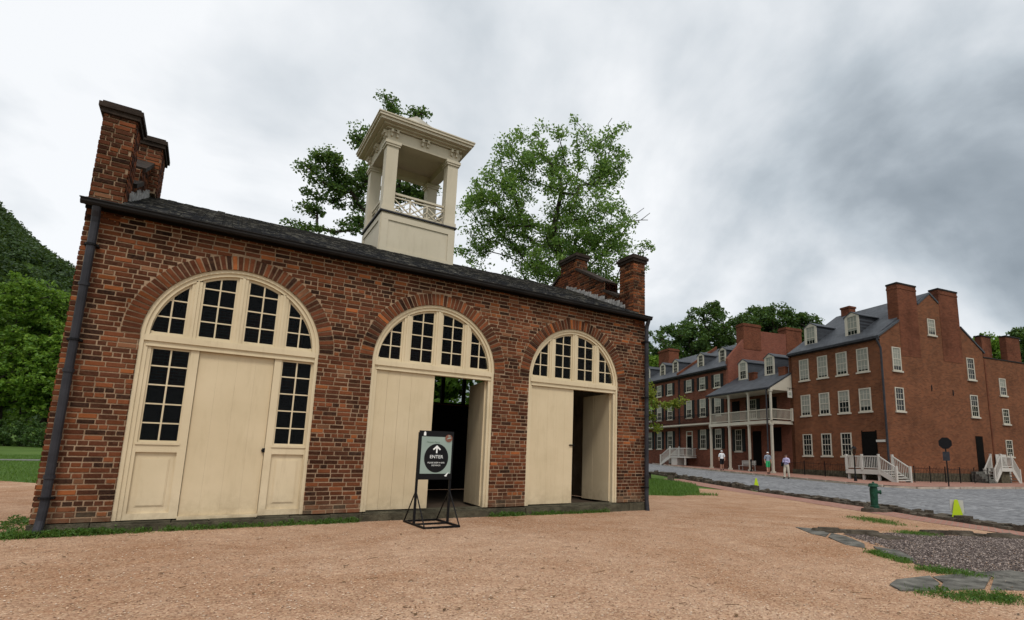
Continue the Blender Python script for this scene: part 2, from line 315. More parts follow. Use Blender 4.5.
# ------------------------------------------------------------------ ground height
def G(x,y):
    s=min(max((x-5)/20,0),1); s=s*s*(3-2*s)
    z=-.15-.007*min(max(x-4,0),45)+(.008+.014*s)*min(max(y-5,0),60)
    if y>52: z+=(1-s)*.022*(min(y,200)-52)
    return z
def G3(x,y,dz=0): return (x,y,G(x,y)+dz)
def sheet(name,poly,mat,dz,step=1.0,parent=None):
    """polygon draped over the ground"""
    import mathutils.geometry as mg
    xs=[p[0] for p in poly]; ys=[p[1] for p in poly]
    def dens(poly):
        out=[]
        for i in range(len(poly)):
            a=Vector(poly[i]);b=Vector(poly[(i+1)%len(poly)]); n=max(1,int((b-a).length/step))
            for k in range(n): out.append(a.lerp(b,k/n))
        return out
    edge=dens(poly)
    pts=[Vector(p) for p in edge]; n=len(pts)
    x=min(xs)+step*.5
    def inside(px,py):
        c=False;j=len(poly)-1
        for i in range(len(poly)):
            xi,yi=poly[i][:2];xj,yj=poly[j][:2]
            if (yi>py)!=(yj>py) and px<(xj-xi)*(py-yi)/(yj-yi)+xi:c=not c
            j=i
        return c
    while x<max(xs):
        y=min(ys)+step*.5
        while y<max(ys):
            if inside(x,y): pts.append(Vector((x,y)))
            y+=step
        x+=step
    v,e_,f,_,_,_=mg.delaunay_2d_cdt([Vector((p[0],p[1])) for p in pts],[],[list(range(n))],1,1e-4)
    m=MB(); m.add([G3(p.x,p.y,dz) for p in v],[tuple(q) for q in f]); return m.build(name,mat,parent)
# the one wide ground sheet
xs=[-900,-500,-300,-160,-100]+list(range(-70,-20,8))+list(range(-20,62,2))+list(range(64,130,8))+[150,220,320,500,900]
ys=[-900,-400,-150,-60,-30]+list(range(-20,90,2))+list(range(94,220,10))+[260,330,450,700,1200]
m=MB(); nx=len(xs); m.add([G3(x,y,-.012) for y in ys for x in xs],[(j*nx+i,j*nx+i+1,(j+1)*nx+i+1,(j+1)*nx+i) for j in range(len(ys)-1) for i in range(nx-1)])
lab(m.build('ground',MT['turf']),kind='structure')
# gravel yard (light orange) around the engine house
grav=[(-14,-14),(14.5,-14),(14.3,-9.5),(14.2,-6.4),(16.1,-2.9),(18.6,1.1),(19.5,3.2),(20.5,5.9),(19.9,6.8),(18.6,5.6),(17.4,4.4),(15.6,3.6),(14.2,4.5),(12.4,7.5),(10.8,9.5),(6,12),(-.8,11.2),(-1.6,11.8),(-3.4,14.2),(-9,17),(-14,18)]
lab(sheet('gravel_yard',grav,MT['gravel'],.004,1.0),kind='structure')
road=[(11,-18),(15.5,-6),(16.9,-3.6),(18.4,-1.4),(20.4,2.3),(22,5.7),(23.6,9.3),(26.5,16.5),(31,27),(38,42),(48,62),(60,84),(70,80),(58,60),(48.8,43.2),(44,34),(40.2,26),(38.4,21),(36.9,16.3),(35.6,12),(34.7,8.8),(34.3,6.3),(35.4,4.8),(39.5,4.2),(49,3.0),(90,-4.5),(90,-22),(50,-18)]
lab(sheet('road',road,MT['road'],.008,2.0),kind='structure')
walk=[(14.2,-9.5),(15.0,-6.7),(16.5,-3.3),(18.0,-1.1),(20.0,2.6),(21.6,6.0),(23.2,9.6),(24.6,12.9),(23.2,13.0),(21.7,10.0),(20.2,6.6),(18.7,3.3),(17.4,1.0),(15.8,-1.9),(14.3,-4.7),(13.4,-7.2)]
walk=[(14.2,-9.5),(15.2,-6.2),(16.6,-3.6),(18.1,-1.3),(20.1,2.4),(21.7,5.8),(23.3,9.4),(24.7,12.7),(23.6,13.0),(21.9,9.9),(20.6,6.2),(19.3,3.2),(18.2,1.0),(16.6,-1.9),(15.3,-4.1),(14.3,-6.4),(13.6,-9.5)]
lab(sheet('brick_path',walk,MT['walk'],.010,.7),kind='structure')
# pavement across the street (raised 0.12 with a pale kerb)
C=Vector((42.105,9.702,0)); U=Vector((.175904,.984407,0)); V=Vector((.984407,-.175904,0))
kerb=[(90,-4.0),(49,3.4),(39.6,4.5),(35.6,5.1),(34.6,6.4),(35.0,8.8),(35.9,12),(37.2,16.3),(38.7,21),(40.5,26),(44.3,34),(49.1,43.2),(58.3,60)]
inner=[(58.6+20,60),(100,-4)]
pav=kerb+[(80,60),(110,-6)]
def raised(name,line,back,mat,h,kmat):
    o=sheet(name,line+back,mat,h,1.5); lab(o,kind='structure')
    m=MB()
    for a,b in zip(line[:-1],line[1:]):
        a=Vector((*a,0));b=Vector((*b,0)); n=max(1,int((b-a).length/1.5))
        for k in range(n):
            p=a.lerp(b,k/n);q=a.lerp(b,(k+.97)/n); t=(q-p).normalized(); nn=Vector((t.y,-t.x,0))*.10
            j=rnd.uniform(-.015,.015)
            m.prism([(p.x-nn.x,p.y-nn.y),(q.x-nn.x,q.y-nn.y),(q.x+nn.x,q.y+nn.y),(p.x+nn.x,p.y+nn.y)],'z',G(p.x,p.y)-.1,G(p.x,p.y)+h+.004+j)
    lab(m.build('kerb',kmat),kind='structure')
raised('pavement',kerb,[(80,60),(110,-6)],MT['walk'],.12,MT['pkerb'])
# far path in the lawn to the left
lab(sheet('path',[(-60,34.5),(-30,35.2),(6,36),(6,38.5),(-30,37.6),(-60,36.8)],MT['path'],.006,3),kind='structure')
# stone edging between road and walk: irregular dark stones
edge=[(14.6,-8.5),(15.45,-6),(16.85,-3.6),(18.35,-1.35),(20.35,2.35),(21.5,4.7)]
edge2=[(21.9,5.5),(23.55,9.3),(25.0,12.6),(27.4,18)]
for E_,EL in ((edge,'near run of low dark rough stones between the grey road and brick path'),(edge2,'far run of low dark rough stones edging the road beyond the small gap')):
    m=MB()
    for a,b in zip(E_[:-1],E_[1:]):
        a=Vector((*a,0));b=Vector((*b,0)); Ls=(b-a).length; t=(b-a).normalized(); nn=Vector((t.y,-t.x,0)); d=0
        while d<Ls:
            l=rnd.uniform(.14,.42); p=a+t*d; q=a+t*min(d+l-.02,Ls)
            for row in range(2):
                w0=rnd.uniform(.10,.16); off=(-.12 if row else .12)+rnd.uniform(-.03,.03); h=(rnd.uniform(.07,.15)-(.02 if row else 0))*(1.6 if E_ is edge2 else .95)
                z=G(p.x,p.y); zl=rnd.uniform(-.02,.02)
                vs=[]
                for (pp,sg) in ((p,-1),(q,-1),(q,1),(p,1)):
                    c=pp+nn*(off+sg*w0); vs.append((c.x,c.y,z-.05))
                for (pp,sg) in ((p,-1),(q,-1),(q,1),(p,1)):
                    c=pp+nn*(off+sg*w0*.8)+t*rnd.uniform(-.03,.03); vs.append((c.x,c.y,z+h+rnd.uniform(-.025,.025)))
                m.add(vs,[(0,3,2,1),(4,5,6,7),(0,1,5,4),(1,2,6,5),(2,3,7,6),(3,0,4,7)])
            d+=l
    lab(m.build('stone_edging',MT['kerb']),EL,'stone edging','stone edging along the road')

# ------------------------------------------------------------------ hill behind the houses and wooded mountain
def hill_mesh(name,f,x0,x1,y0,y1,n,mat):
    m=MB(); vs=[]
    for j in range(n+1):
        for i in range(n+1):
            x=x0+(x1-x0)*i/n;y=y0+(y1-y0)*j/n; vs.append((x,y,f(x,y)))
    m.add(vs,[(j*(n+1)+i,j*(n+1)+i+1,(j+1)*(n+1)+i+1,(j+1)*(n+1)+i) for j in range(n) for i in range(n)])
    return lab(m.build(name,mat,smooth=True),kind='structure')
def hillz(x,y):
    d=(Vector((x,y,0))-C).dot(V); t=min(max((d-18)/60,0),1); return -1.5+t*t*(3-2*t)*14
hill_mesh('hill',hillz,45,230,-40,190,40,MT['turf'])
MO=Vector((-330,560,0))
def mtz(x,y):
    # a spur whose crest drops steeply towards the right of the view
    h=max(0,min(250,190-.86*(x+98))); a=(y-500-.10*(x+100))/190.
    hh=h*max(0,1-abs(a)**1.5) if a<0 else h*max(0,1-(a*.6)**2)
    return .715*hh+(6*math.sin(x*.03+y*.013)+4*math.sin(x*.067-y*.04))*min(1,h/60)-4
hill_mesh('mountain',mtz,-620,120,300,780,70,MT['turf'])
def ico(sub=1):
    t=(1+5**.5)/2; v=[Vector(p).normalized() for p in [(-1,t,0),(1,t,0),(-1,-t,0),(1,-t,0),(0,-1,t),(0,1,t),(0,-1,-t),(0,1,-t),(t,0,-1),(t,0,1),(-t,0,-1),(-t,0,1)]]
    f=[(0,11,5),(0,5,1),(0,1,7),(0,7,10),(0,10,11),(1,5,9),(5,11,4),(11,10,2),(10,7,6),(7,1,8),(3,9,4),(3,4,2),(3,2,6),(3,6,8),(3,8,9),(4,9,5),(2,4,11),(6,2,10),(8,6,7),(9,8,1)]
    for _ in range(sub):
        c={};nf=[]
        def mid(a,b):
            k=(min(a,b),max(a,b))
            if k not in c: v.append(((v[a]+v[b])/2).normalized()); c[k]=len(v)-1
            return c[k]
        for a,b,d in f:
            x,y,z=mid(a,b),mid(b,d),mid(d,a); nf+=[(a,x,z),(b,y,x),(d,z,y),(x,y,z)]
        f=nf
    return v,f
IV,IF=ico(1)

# ------------------------------------------------------------------ foliage tools
def leafmesh(name,centres,radii,per,size,mat,parent,seed,flat=.6,asp=.62,droop=.15):
    rs=np.random.RandomState(seed); cs=np.repeat(np.array(centres),per,0); rr=np.repeat(np.array(radii),per)
    n=len(cs); d=rs.normal(size=(n,3)); d/=np.linalg.norm(d,axis=1)[:,None]; rad=rr*rs.uniform(0.05,1,n)**.6
    P=cs+d*rad[:,None]*np.array([1,1,flat])
    nrm=rs.normal(size=(n,3))+np.array([0,0,.9]); nrm/=np.linalg.norm(nrm,axis=1)[:,None]
    a=np.cross(nrm,rs.normal(size=(n,3))); a/=np.linalg.norm(a,axis=1)[:,None]; b=np.cross(nrm,a)
    s=size*rs.uniform(.6,1.25,n)[:,None]; a=a*s; b=b*s*asp; dr=nrm*s*droop
    v=np.stack([P-a,P-b*.9+dr*.6-a*.15,P+a*.9-dr,P+b*.9+dr*.6-a*.15],1).reshape(-1,3)
    I=np.array(wmat(parent).inverted()) if parent is not None else np.eye(4); v=v@I[:3,:3].T+I[:3,3]
    me=bpy.data.meshes.new(name); f=np.arange(4*n).reshape(-1,4); me.from_pydata(v.tolist(),[],f.tolist()); me.materials.append(mat)
    o=bpy.data.objects.new(name,me); COL.objects.link(o); o.parent=parent; return o
def inblobs(blobs,n,seed,shell=.35):
    """sample points in ellipsoid blobs (cx,cy,cz,rx,ry,rz)"""
    rs=np.random.RandomState(seed); wts=np.array([b[3]*b[4]*b[5] for b in blobs])**.8; wts/=wts.sum(); out=[]
    for k in rs.choice(len(blobs),n,p=wts):
        b=blobs[k]; d=rs.normal(size=3); d/=np.linalg.norm(d); q=rs.uniform(shell,1)**(.5)
        out.append((b[0]+d[0]*q*b[3],b[1]+d[1]*q*b[4],b[2]+d[2]*q*b[5]))
    return out
def limbs(base,top,pts,r0,seed,nsides=6,bare=()):
    """trunk plus limbs that reach every leaf clump"""
    rs=random.Random(seed); nodes=[Vector(base)]; par=[-1]
    K=7
    for i in range(1,K+1):
        t=i/K; p=Vector(base).lerp(Vector(top),t)+Vector((rs.uniform(-1,1),rs.uniform(-1,1),0))*.03*(Vector(top)-Vector(base)).length
        nodes.append(p); par.append(i-1)
    order=sorted([Vector(p) for p in pts],key=lambda p:min((p-n).length for n in nodes[2:]))
    for p in order:
        best=min(range(2,len(nodes)),key=lambda i:(nodes[i]-p).length+max(0,nodes[i].z-p.z)*1.6)
        a=nodes[best]; d=(p-a).length; n=max(1,min(4,int(d/(.9 if d<6 else 1.6)))); cur=best
        for k in range(1,n+1):
            t=k/n; q=a.lerp(p,t)+Vector((rs.uniform(-1,1),rs.uniform(-1,1),rs.uniform(-.4,1)))*.07*d*(1-t)
            nodes.append(q); par.append(cur); cur=len(nodes)-1
    wt=[0.]*len(nodes)
    ch=[0]*len(nodes)
    for i in range(1,len(nodes)): ch[par[i]]+=1
    for i in range(len(nodes)-1,0,-1):
        if ch[i]==0: wt[i]+=1
        wt[par[i]]+=wt[i]
    k=r0/(wt[0]**.5)
    m=MB()
    for i in range(1,len(nodes)):
        ra=max(k*wt[par[i]]**.5 if par[i]>0 or True else 0,.008); rb=max(k*wt[i]**.5,.006)
        if par[i]>7 or i>7: ra=min(ra,rb*1.35)
        m.tube([nodes[par[i]],nodes[i]],[ra,rb],nsides if rb>.03 else 4,cap=False)
    return m
def tree(name,base,top,blobs,nclump,per,crad,lsize,r0,mat,label,cat,seed,group=None,shell=.35,flat=.7,extra=None):
    t=thing(name,base,label,cat,group)
    pts=inblobs(blobs,nclump,seed,shell); bare=extra or []
    limbs(base,top,pts+bare,r0,seed).build('trunk',MT['bark'],t)
    rs=np.random.RandomState(seed+5); leafmesh('crown',pts,crad*rs.uniform(.6,1.3,len(pts)),per,lsize,mat,t,seed+9,flat)
    return t
def at(u,v,dist):
    """point on the ray through pixel (u,v) of the photograph, dist metres deep; used only to read real tree positions off the photo"""
    d=fw+r2*((u-512-SX)/F)-u2*((v-310-SY)/F); return CAMP+d*dist
def B(u,v,r,dist,dz=1.0,dd=0,dy=1.0):
    p=at(u,v,dist+dd); q=r/F*(dist+dd); return (p.x,p.y,p.z,q,q*dz,q*dy)

rs0=np.random.RandomState(3); cs_=[];ra_=[]
while len(cs_)<5200:
    x=rs0.uniform(-240,60);y=rs0.uniform(318,520);z=mtz(x,y)
    if z<3: continue
    q=rs0.uniform(3.0,5.6); cs_.append((x,y,z+q*.55)); ra_.append(q)
lab(leafmesh('forest',cs_,ra_,46,1.15,MT['forest'],None,4,.85),'dense dark green woodland covering the mountainside behind the left trees','forest',kind='stuff')
# ------------------------------------------------------------------ the brick engine house
W_,D_=10.8,6.2; AX=(.82,4.19,7.48); AW=2.475; TZ=2.59; AH=3.96; AR=AW/2; SPZ=AH-AR; EAVE=4.50
house=thing('brick_engine_house',(0,0,-.15),'small one storey red brick building with three cream arched doorways and a rooftop cupola','building')
PAL=[((.090,.031,.016),28),((.052,.021,.012),22),((.132,.044,.020),23),((.178,.059,.024),14),((.026,.014,.010),11),((.26,.085,.028),4),((.18,.085,.045),3)]
pals=[c for c,n in PAL for _ in range(n)]
def clay():
    c=rnd.choice(pals); k=rnd.uniform(.75,1.25); return tuple(v*k for v in c)
def brickrow(m,O,du,n_,L0,L1,z,h=.059,blen=.208,hdr=False,dep=.02,jit=.006):
    """one course between L0..L1 along du"""
    x=L0-rnd.uniform(0,.1) if not hdr else L0-rnd.uniform(0,.05)
    while x<L1-.015:
        l=(.098 if hdr else blen)*rnd.uniform(.9,1.06); 
        if not hdr and rnd.random()<.30: l*=.5
        a=max(x,L0); b=min(x+l,L1); x+=l+rnd.uniform(.013,.021)
        if b-a<.02: continue
        o=rnd.uniform(0,jit); zj=rnd.uniform(-.002,.002); bev=.004; hh=h*rnd.uniform(.93,1.03)
        bs=O+du*a+Vector((0,0,z+zj)); be=O+du*b+Vector((0,0,z+zj)); up=Vector((0,0,hh)); fr=n_*(dep+o); bd=du*bev; bu=Vector((0,0,bev))
        vs=[bs,be,be+up,bs+up,bs+fr*.75,be+fr*.75,be+up+fr*.75,bs+up+fr*.75,bs+fr+bd+bu,be+fr-bd+bu,be+up+fr-bd-bu,bs+up+fr+bd-bu]
        m.add(vs,[(0,1,5,4),(1,2,6,5),(2,3,7,6),(3,0,4,7),(4,5,9,8),(5,6,10,9),(6,7,11,10),(7,4,8,11),(8,9,10,11)],col=clay())
def brickface(m,O,du,n_,L,z0,z1,cut=None,dep=.011,jit=.006):
    z=z0;i=0
    while z<z1-.03:
        h=min(.058,z1-z); iv=[(0,L)]
        if cut: iv=cut(z+h/2)
        for a,b in iv: brickrow(m,O,du,n_,a,b,z,h,hdr=(i%7==3),dep=dep,jit=jit)
        z+=.0755;i+=1
def mortarcolor(m,n0):
    while len(m.c)<len(m.v): m.c.append((.4,.3,.2))
ARO=AR+.235   # outer radius of the brick arch ring
def cutfront(z):
    iv=[(0,W_)]
    for a in AX:
        c=a+AR
        if z<SPZ: h=AR
        else:
            dz=z-SPZ
            if dz>=ARO: continue
            h=math.sqrt(ARO*ARO-dz*dz)+.006
        out=[]
        for p,q in iv:
            if c-h>p: out.append((p,min(q,c-h)))
            if c+h<q: out.append((max(p,c+h),q))
        iv=[(p,q) for p,q in out if q-p>.01] if h>0 else iv
    return iv
# mortar backing with arched openings: vertical strips
def arched_wall(m,y0,y1,top,rad=AR,z0=-.0):
    xs=[0]; 
    for a in AX: xs+=[a+AR-rad*math.cos(math.pi*k/24) for k in range(25)]
    xs+=[W_]
    def low(x):
        for a in AX:
            c=a+AR
            if abs(x-c)<=rad+1e-6: return SPZ+math.sqrt(max(0,rad*rad-(x-c)**2))
        return None
    for x0,x1 in zip(xs[:-1],xs[1:]):
        if x1-x0<1e-6: continue
        mid=(x0+x1)/2; isopen=any(abs(mid-a-AR)<rad for a in AX)
        if not isopen: m.prism([(x0,z0),(x1,z0),(x1,top),(x0,top)],'y',y0,y1)
        else: m.prism([(x0,low(x0)),(x1,low(x1)),(x1,top),(x0,top)],'y',y0,y1)
m=MB(); arched_wall(m,0.0,.36,EAVE+.05); mortarcolor(m,0); m.mi=[1]*len(m.f)
brickface(m,Vector((0,.004,0)),Vector((1,0,0)),Vector((0,-1,0)),W_,0,EAVE+.0,cutfront)
for a in AX:           # brick arch rings, header voussoirs
    c=Vector((a+AR,0,SPZ)); n=int(math.pi*(AR+.1)/.078)
    for k in range(n):
        t0=math.pi*(k+.12)/n;t1=math.pi*(k+.84)/n; ri=AR-.0+rnd.uniform(-.002,.004); ro=ARO-.012+rnd.uniform(-.008,.006); yy=-.012-rnd.uniform(0,.006)
        def q(r,t,y): return (c.x-r*math.cos(t),y,c.z+r*math.sin(t))
        vs=[q(ri,t0,.1),q(ro,t0,.01),q(ro,t1,.01),q(ri,t1,.1),q(ri,t0,yy),q(ro,t0,yy),q(ro,t1,yy),q(ri,t1,yy)]
        m.add(vs,[(4,7,6,5),(0,4,5,1),(1,5,6,2),(2,6,7,3),(3,7,4,0)],col=tuple(v*1.1 for v in clay()))
    for sgn,xe in ((1,a),(-1,a+AW)):   # brick reveals of the jambs
        brickface(m,Vector((xe,.0,0)) if sgn>0 else Vector((xe,.0,0)),Vector((0,1,0)),Vector((sgn,0,0)),.14,0,SPZ,dep=.006,jit=.003)
fwall=m.build('wall',[MT['brick'],MT['mortar']],house)
# end walls, back wall
def RZ(y): return 4.70+.425*min(y,6.2-y)
def endprof(extra): 
    return [(0,0),(D_,0),(D_,RZ(D_)+extra),(3.1,RZ(3.1)+extra),(0,RZ(0)+extra)]
for x0,x1,nx in ((0,.38,-1),(W_-.38,W_,1)):
    m=MB(); 
    prof=[(0.36,-.02),(D_,-.02),(D_,5.1),(4.9,5.55),(4.9,5.75),(3.5,6.5),(2.6,6.5),(1.22,5.74),(1.22,5.5),(.5,5.15),(.36,5.1)]
    m.prism(prof,'x',x0+.004,x1-.004); mortarcolor(m,0); m.mi=[1]*len(m.f)
    def endcut(z):
        if z<5.12: return [(0,D_)]
        if z<5.5: return [(max(0,.5+(z-5.15)*2),D_-.1)]
        if z<5.75: return [(1.22,4.9)]
        h=(6.5-z)/.75*1.4; return [(max(2.6-h,1.22),min(3.5+h,4.9))]
    xo=x0 if nx<0 else x1
    brickface(m,Vector((xo,0,0)),Vector((0,1,0)),Vector((nx,0,0)),D_,0,6.5,endcut,dep=.011)
    def incut(z):   # inside face above the roof
        a=max(0,(z-4.85)/.42); b=6.2-a
        out=[]
        for p,q in endcut(z):
            p2=p;q2=q; out.append((p2,q2))
        return out
    xi=x1 if nx<0 else x0
    brickface(m,Vector((xi,0,0)),Vector((0,1,0)),Vector((-nx,0,0)),D_,4.75,6.5,incut,dep=.011)
    ew=m.build('gable_wall',[MT['brick'],MT['mortar']],house)
    # coping stones and flashing
    for (ya,za),(yb,zb) in zip([(.55,5.16),(1.22,5.74),(3.5,6.5)],[(1.22,5.49),(2.6,6.49),(4.9,5.76)]):
        m=MB(); n=max(1,int((yb-ya)/.45))
        for k in range(n):
            p=Vector(((x0+x1)/2,ya+(yb-ya)*k/n,za+(zb-za)*k/n+.04)); q=Vector(((x0+x1)/2,ya+(yb-ya)*(k+1.02)/n,za+(zb-za)*(k+1.02)/n+.04))
            m.bar(p,q,.50+rnd.uniform(-.02,.02),.07)
        m.build('coping',MT['coping'],house)
    m=MB(); xf=x1+.035 if nx<0 else x0-.035
    for k in range(26):
        y=.3+k*.108
        if y>3.0: break
        m.box((xf-.012,y,RZ(y)-.02),(xf+.012,y+.095,RZ(y)+rnd.uniform(.10,.2)))
    m.build('flashing',MT['flash'],house)
    # chimneys: front pier and middle stack
    X0,X1=x0,x1
    for ci,(ya,yb,zb,zt) in enumerate(((0,.55,EAVE+.08,6.02),(2.3,3.1,6.1,6.72) if nx<0 else (2.62,3.48,6.3,6.86))):
        if ci==1 and nx<0: x0,x1=X0+.10,X1+.13
        m=MB(); m.box((x0+.004,ya+.004,zb-.3),(x1-.004,yb-.004,zt)); mortarcolor(m,0); m.mi=[1]*len(m.f)
        for O,du,n_,L_ in ((Vector((x0,ya,0)),Vector((1,0,0)),Vector((0,-1,0)),x1-x0),(Vector((x0,yb,0)),Vector((1,0,0)),Vector((0,1,0)),x1-x0),
                           (Vector((x0,ya,0)),Vector((0,1,0)),Vector((-1,0,0)),yb-ya),(Vector((x1,ya,0)),Vector((0,1,0)),Vector((1,0,0)),yb-ya)):
            brickface(m,O,du,n_,L_,zb-.26,zt,dep=.011)
        st=m.build('chimney',[MT['brick'],MT['mortar']],house)
        m=MB()
        cx,cy=(x0+x1)/2,(ya+yb)/2; hx,hy=(x1-x0)/2,(yb-ya)/2
        def slabm(o,z0_,z1_):
            n=4; vs=[];
            m.box((cx-hx-o,cy-hy-o,z0_),(cx+hx+o,cy+hy+o,z1_))
        slabm(.045,zt+.002,zt+.075); slabm(.075,zt+.077,zt+.15); slabm(.04,zt+.152,zt+.19)
        m.build('chimney_cap',MT['coping'],st)
    m=MB(); m.box((X0+.002,1.13,5.30),(X1-.002,1.20,5.735)); mortarcolor(m,0); m.mi=[1]*len(m.f); brickface(m,Vector((X0,1.13,0)),Vector((1,0,0)),Vector((0,-1,0)),X1-X0,5.36,5.735); m.build('step_face',[MT['brick'],MT['mortar']],house)
wz0,wz1=2.55,3.62
bx=[(4.2,6.6),(7.1,9.9)]
m.box((.38,D_-.3,-.02),(W_-.38,D_,wz0)); m.box((.38,D_-.3,wz1),(W_-.38,D_,EAVE+.3))
px=.38
for a,b in bx: m.box((px,D_-.3,wz0),(a,D_,wz1)); px=b
m.box((px,D_-.3,wz0),(W_-.38,D_,wz1))
m.build('rear_wall',MT['brickWall'],house)
m=MB(); m.box((.385,D_-.33,-.02),(W_-.385,D_-.304,wz0-.04)); m.build('shade_sheet',MT['dark'],house)  # added near-black sheet: its colour stands in for shade inside the rear wall
for a,b in bx:
    m=MB(); n=4
    for k in range(n+1):
        x=a+(b-a)*k/n; m.box((x-.05,D_-.2,wz0),(x+.05,D_-.1,wz1))
    m.box((a,D_-.21,wz0-.03),(b,D_-.09,wz0+.05)); m.box((a,D_-.21,wz1-.05),(b,D_-.09,wz1+.03))
    f=m.build('window',MT['dark'],house); g=MB(); g.box((a,D_-.152,wz0),(b,D_-.148,wz1)); g.build('pane',MT['glass'],f)
m=MB(); m.box((.38,.36,-.09),(W_-.38,D_-.3,-.03)); m.build('floor',MT['floor'],house)
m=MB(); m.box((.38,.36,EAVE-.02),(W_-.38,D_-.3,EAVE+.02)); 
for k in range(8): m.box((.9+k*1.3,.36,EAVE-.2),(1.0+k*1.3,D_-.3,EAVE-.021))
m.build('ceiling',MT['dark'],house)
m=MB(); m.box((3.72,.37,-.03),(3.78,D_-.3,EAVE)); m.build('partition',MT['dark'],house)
# roof
m=MB(); m.prism([(-.20,4.54),(3.1,RZ(3.1)-.07),(6.4,4.54),(6.4,4.58),(3.1,RZ(3.1)),(-.20,4.575)],'x',.40,W_-.40)
m.prism([(-.20,4.54),(-.0,4.62),(-.0,4.665),(-.20,4.575)],'x',-.03,.399); m.prism([(-.20,4.54),(-.0,4.62),(-.0,4.665),(-.20,4.575)],'x',W_-.399,W_+.03)
sl=(RZ(3.1)-4.575)/3.3
for k in range(72):   # overlapping slates, slightly uneven
    x=.40+k*(W_-.80)/72
    for q in range(19):
        y=-.225+q*.17+rnd.uniform(-.008,.008); z=4.575+(q*.17)*sl; d=rnd.uniform(0,.012); w_=(W_-.80)/72-.006; e2=rnd.uniform(.0,.010)
        m.add([(x,y-d,z+.004),(x+w_,y-d,z+.004),(x+w_,y+.19,z+.19*sl),(x,y+.19,z+.19*sl),(x,y-d,z+.022+e2),(x+w_,y-d,z+.020+e2),(x+w_,y+.19,z+.19*sl+.012),(x,y+.19,z+.19*sl+.012)],[(4,5,6,7),(0,1,5,4),(1,2,6,5),(3,0,4,7)])
m.build('roof',MT['fslate'],house)
m=MB(); m.box((-.02,-.05,EAVE-.02),(W_+.02,.0,EAVE+.05)); m.box((-.03,-.17,EAVE+.02),(W_+.03,-.051,EAVE+.04)); m.build('cornice',MT['dark'],house)
m=MB(); m.prism([(-.27,4.505),(-.25,4.475),(-.20,4.475),(-.18,4.505),(-.18,4.54),(-.27,4.55)],'x',-.05,W_+.03); m.prism([(-.283,4.546),(-.26,4.546),(-.26,4.56),(-.283,4.56)],'x',-.06,W_+.04)
m.build('gutter',MT['copper'],house)
for x,zb in ((.13,-.14),(W_-.05,-.24)):
    m=MB(); y=-.13
    m.tube([(x,-.21,4.48),(x,-.19,4.42),(x,-.15,4.34),(x,y,4.25),(x,y,2),(x,y,.25),(x-.01,y-.01,.05),(x-.02,y-.06,zb+.02)],.052,12)
    for z in (3.3,2.05,.6): m.tube([(x,y,z),(x,y,z+.05)],.064,12)
    d=m.build('downspout',MT['pipe'],house,smooth=False)
    for z in (3.9,2.5,.33):
        m=MB(); m.tube([(x,y,z),(x,y,z+.03)],.068,12); m.box((x-.08,y,z+.001),(x+.08,-.0,z+.029)); m.build('bracket',MT['iron'],d)
# foundation stones
m=MB(); x=-.03
while x<W_+.03:
    l=rnd.uniform(.35,.95); b=min(x+l,W_+.04); zt=-.012+rnd.uniform(-.012,.0); m.box((x+.006,-.05-rnd.uniform(0,.05),-.5),(b-.006,.30,zt)); x=b
for a in AX: m.box((a-.02,-.14,-.4),(a+AW+.02,-.055,-.035+rnd.uniform(-.01,0)))
m.box((W_-.42,-.10,-.5),(W_-.06,-.04,-.018)); m.build('foundation',MT['stone'],house)

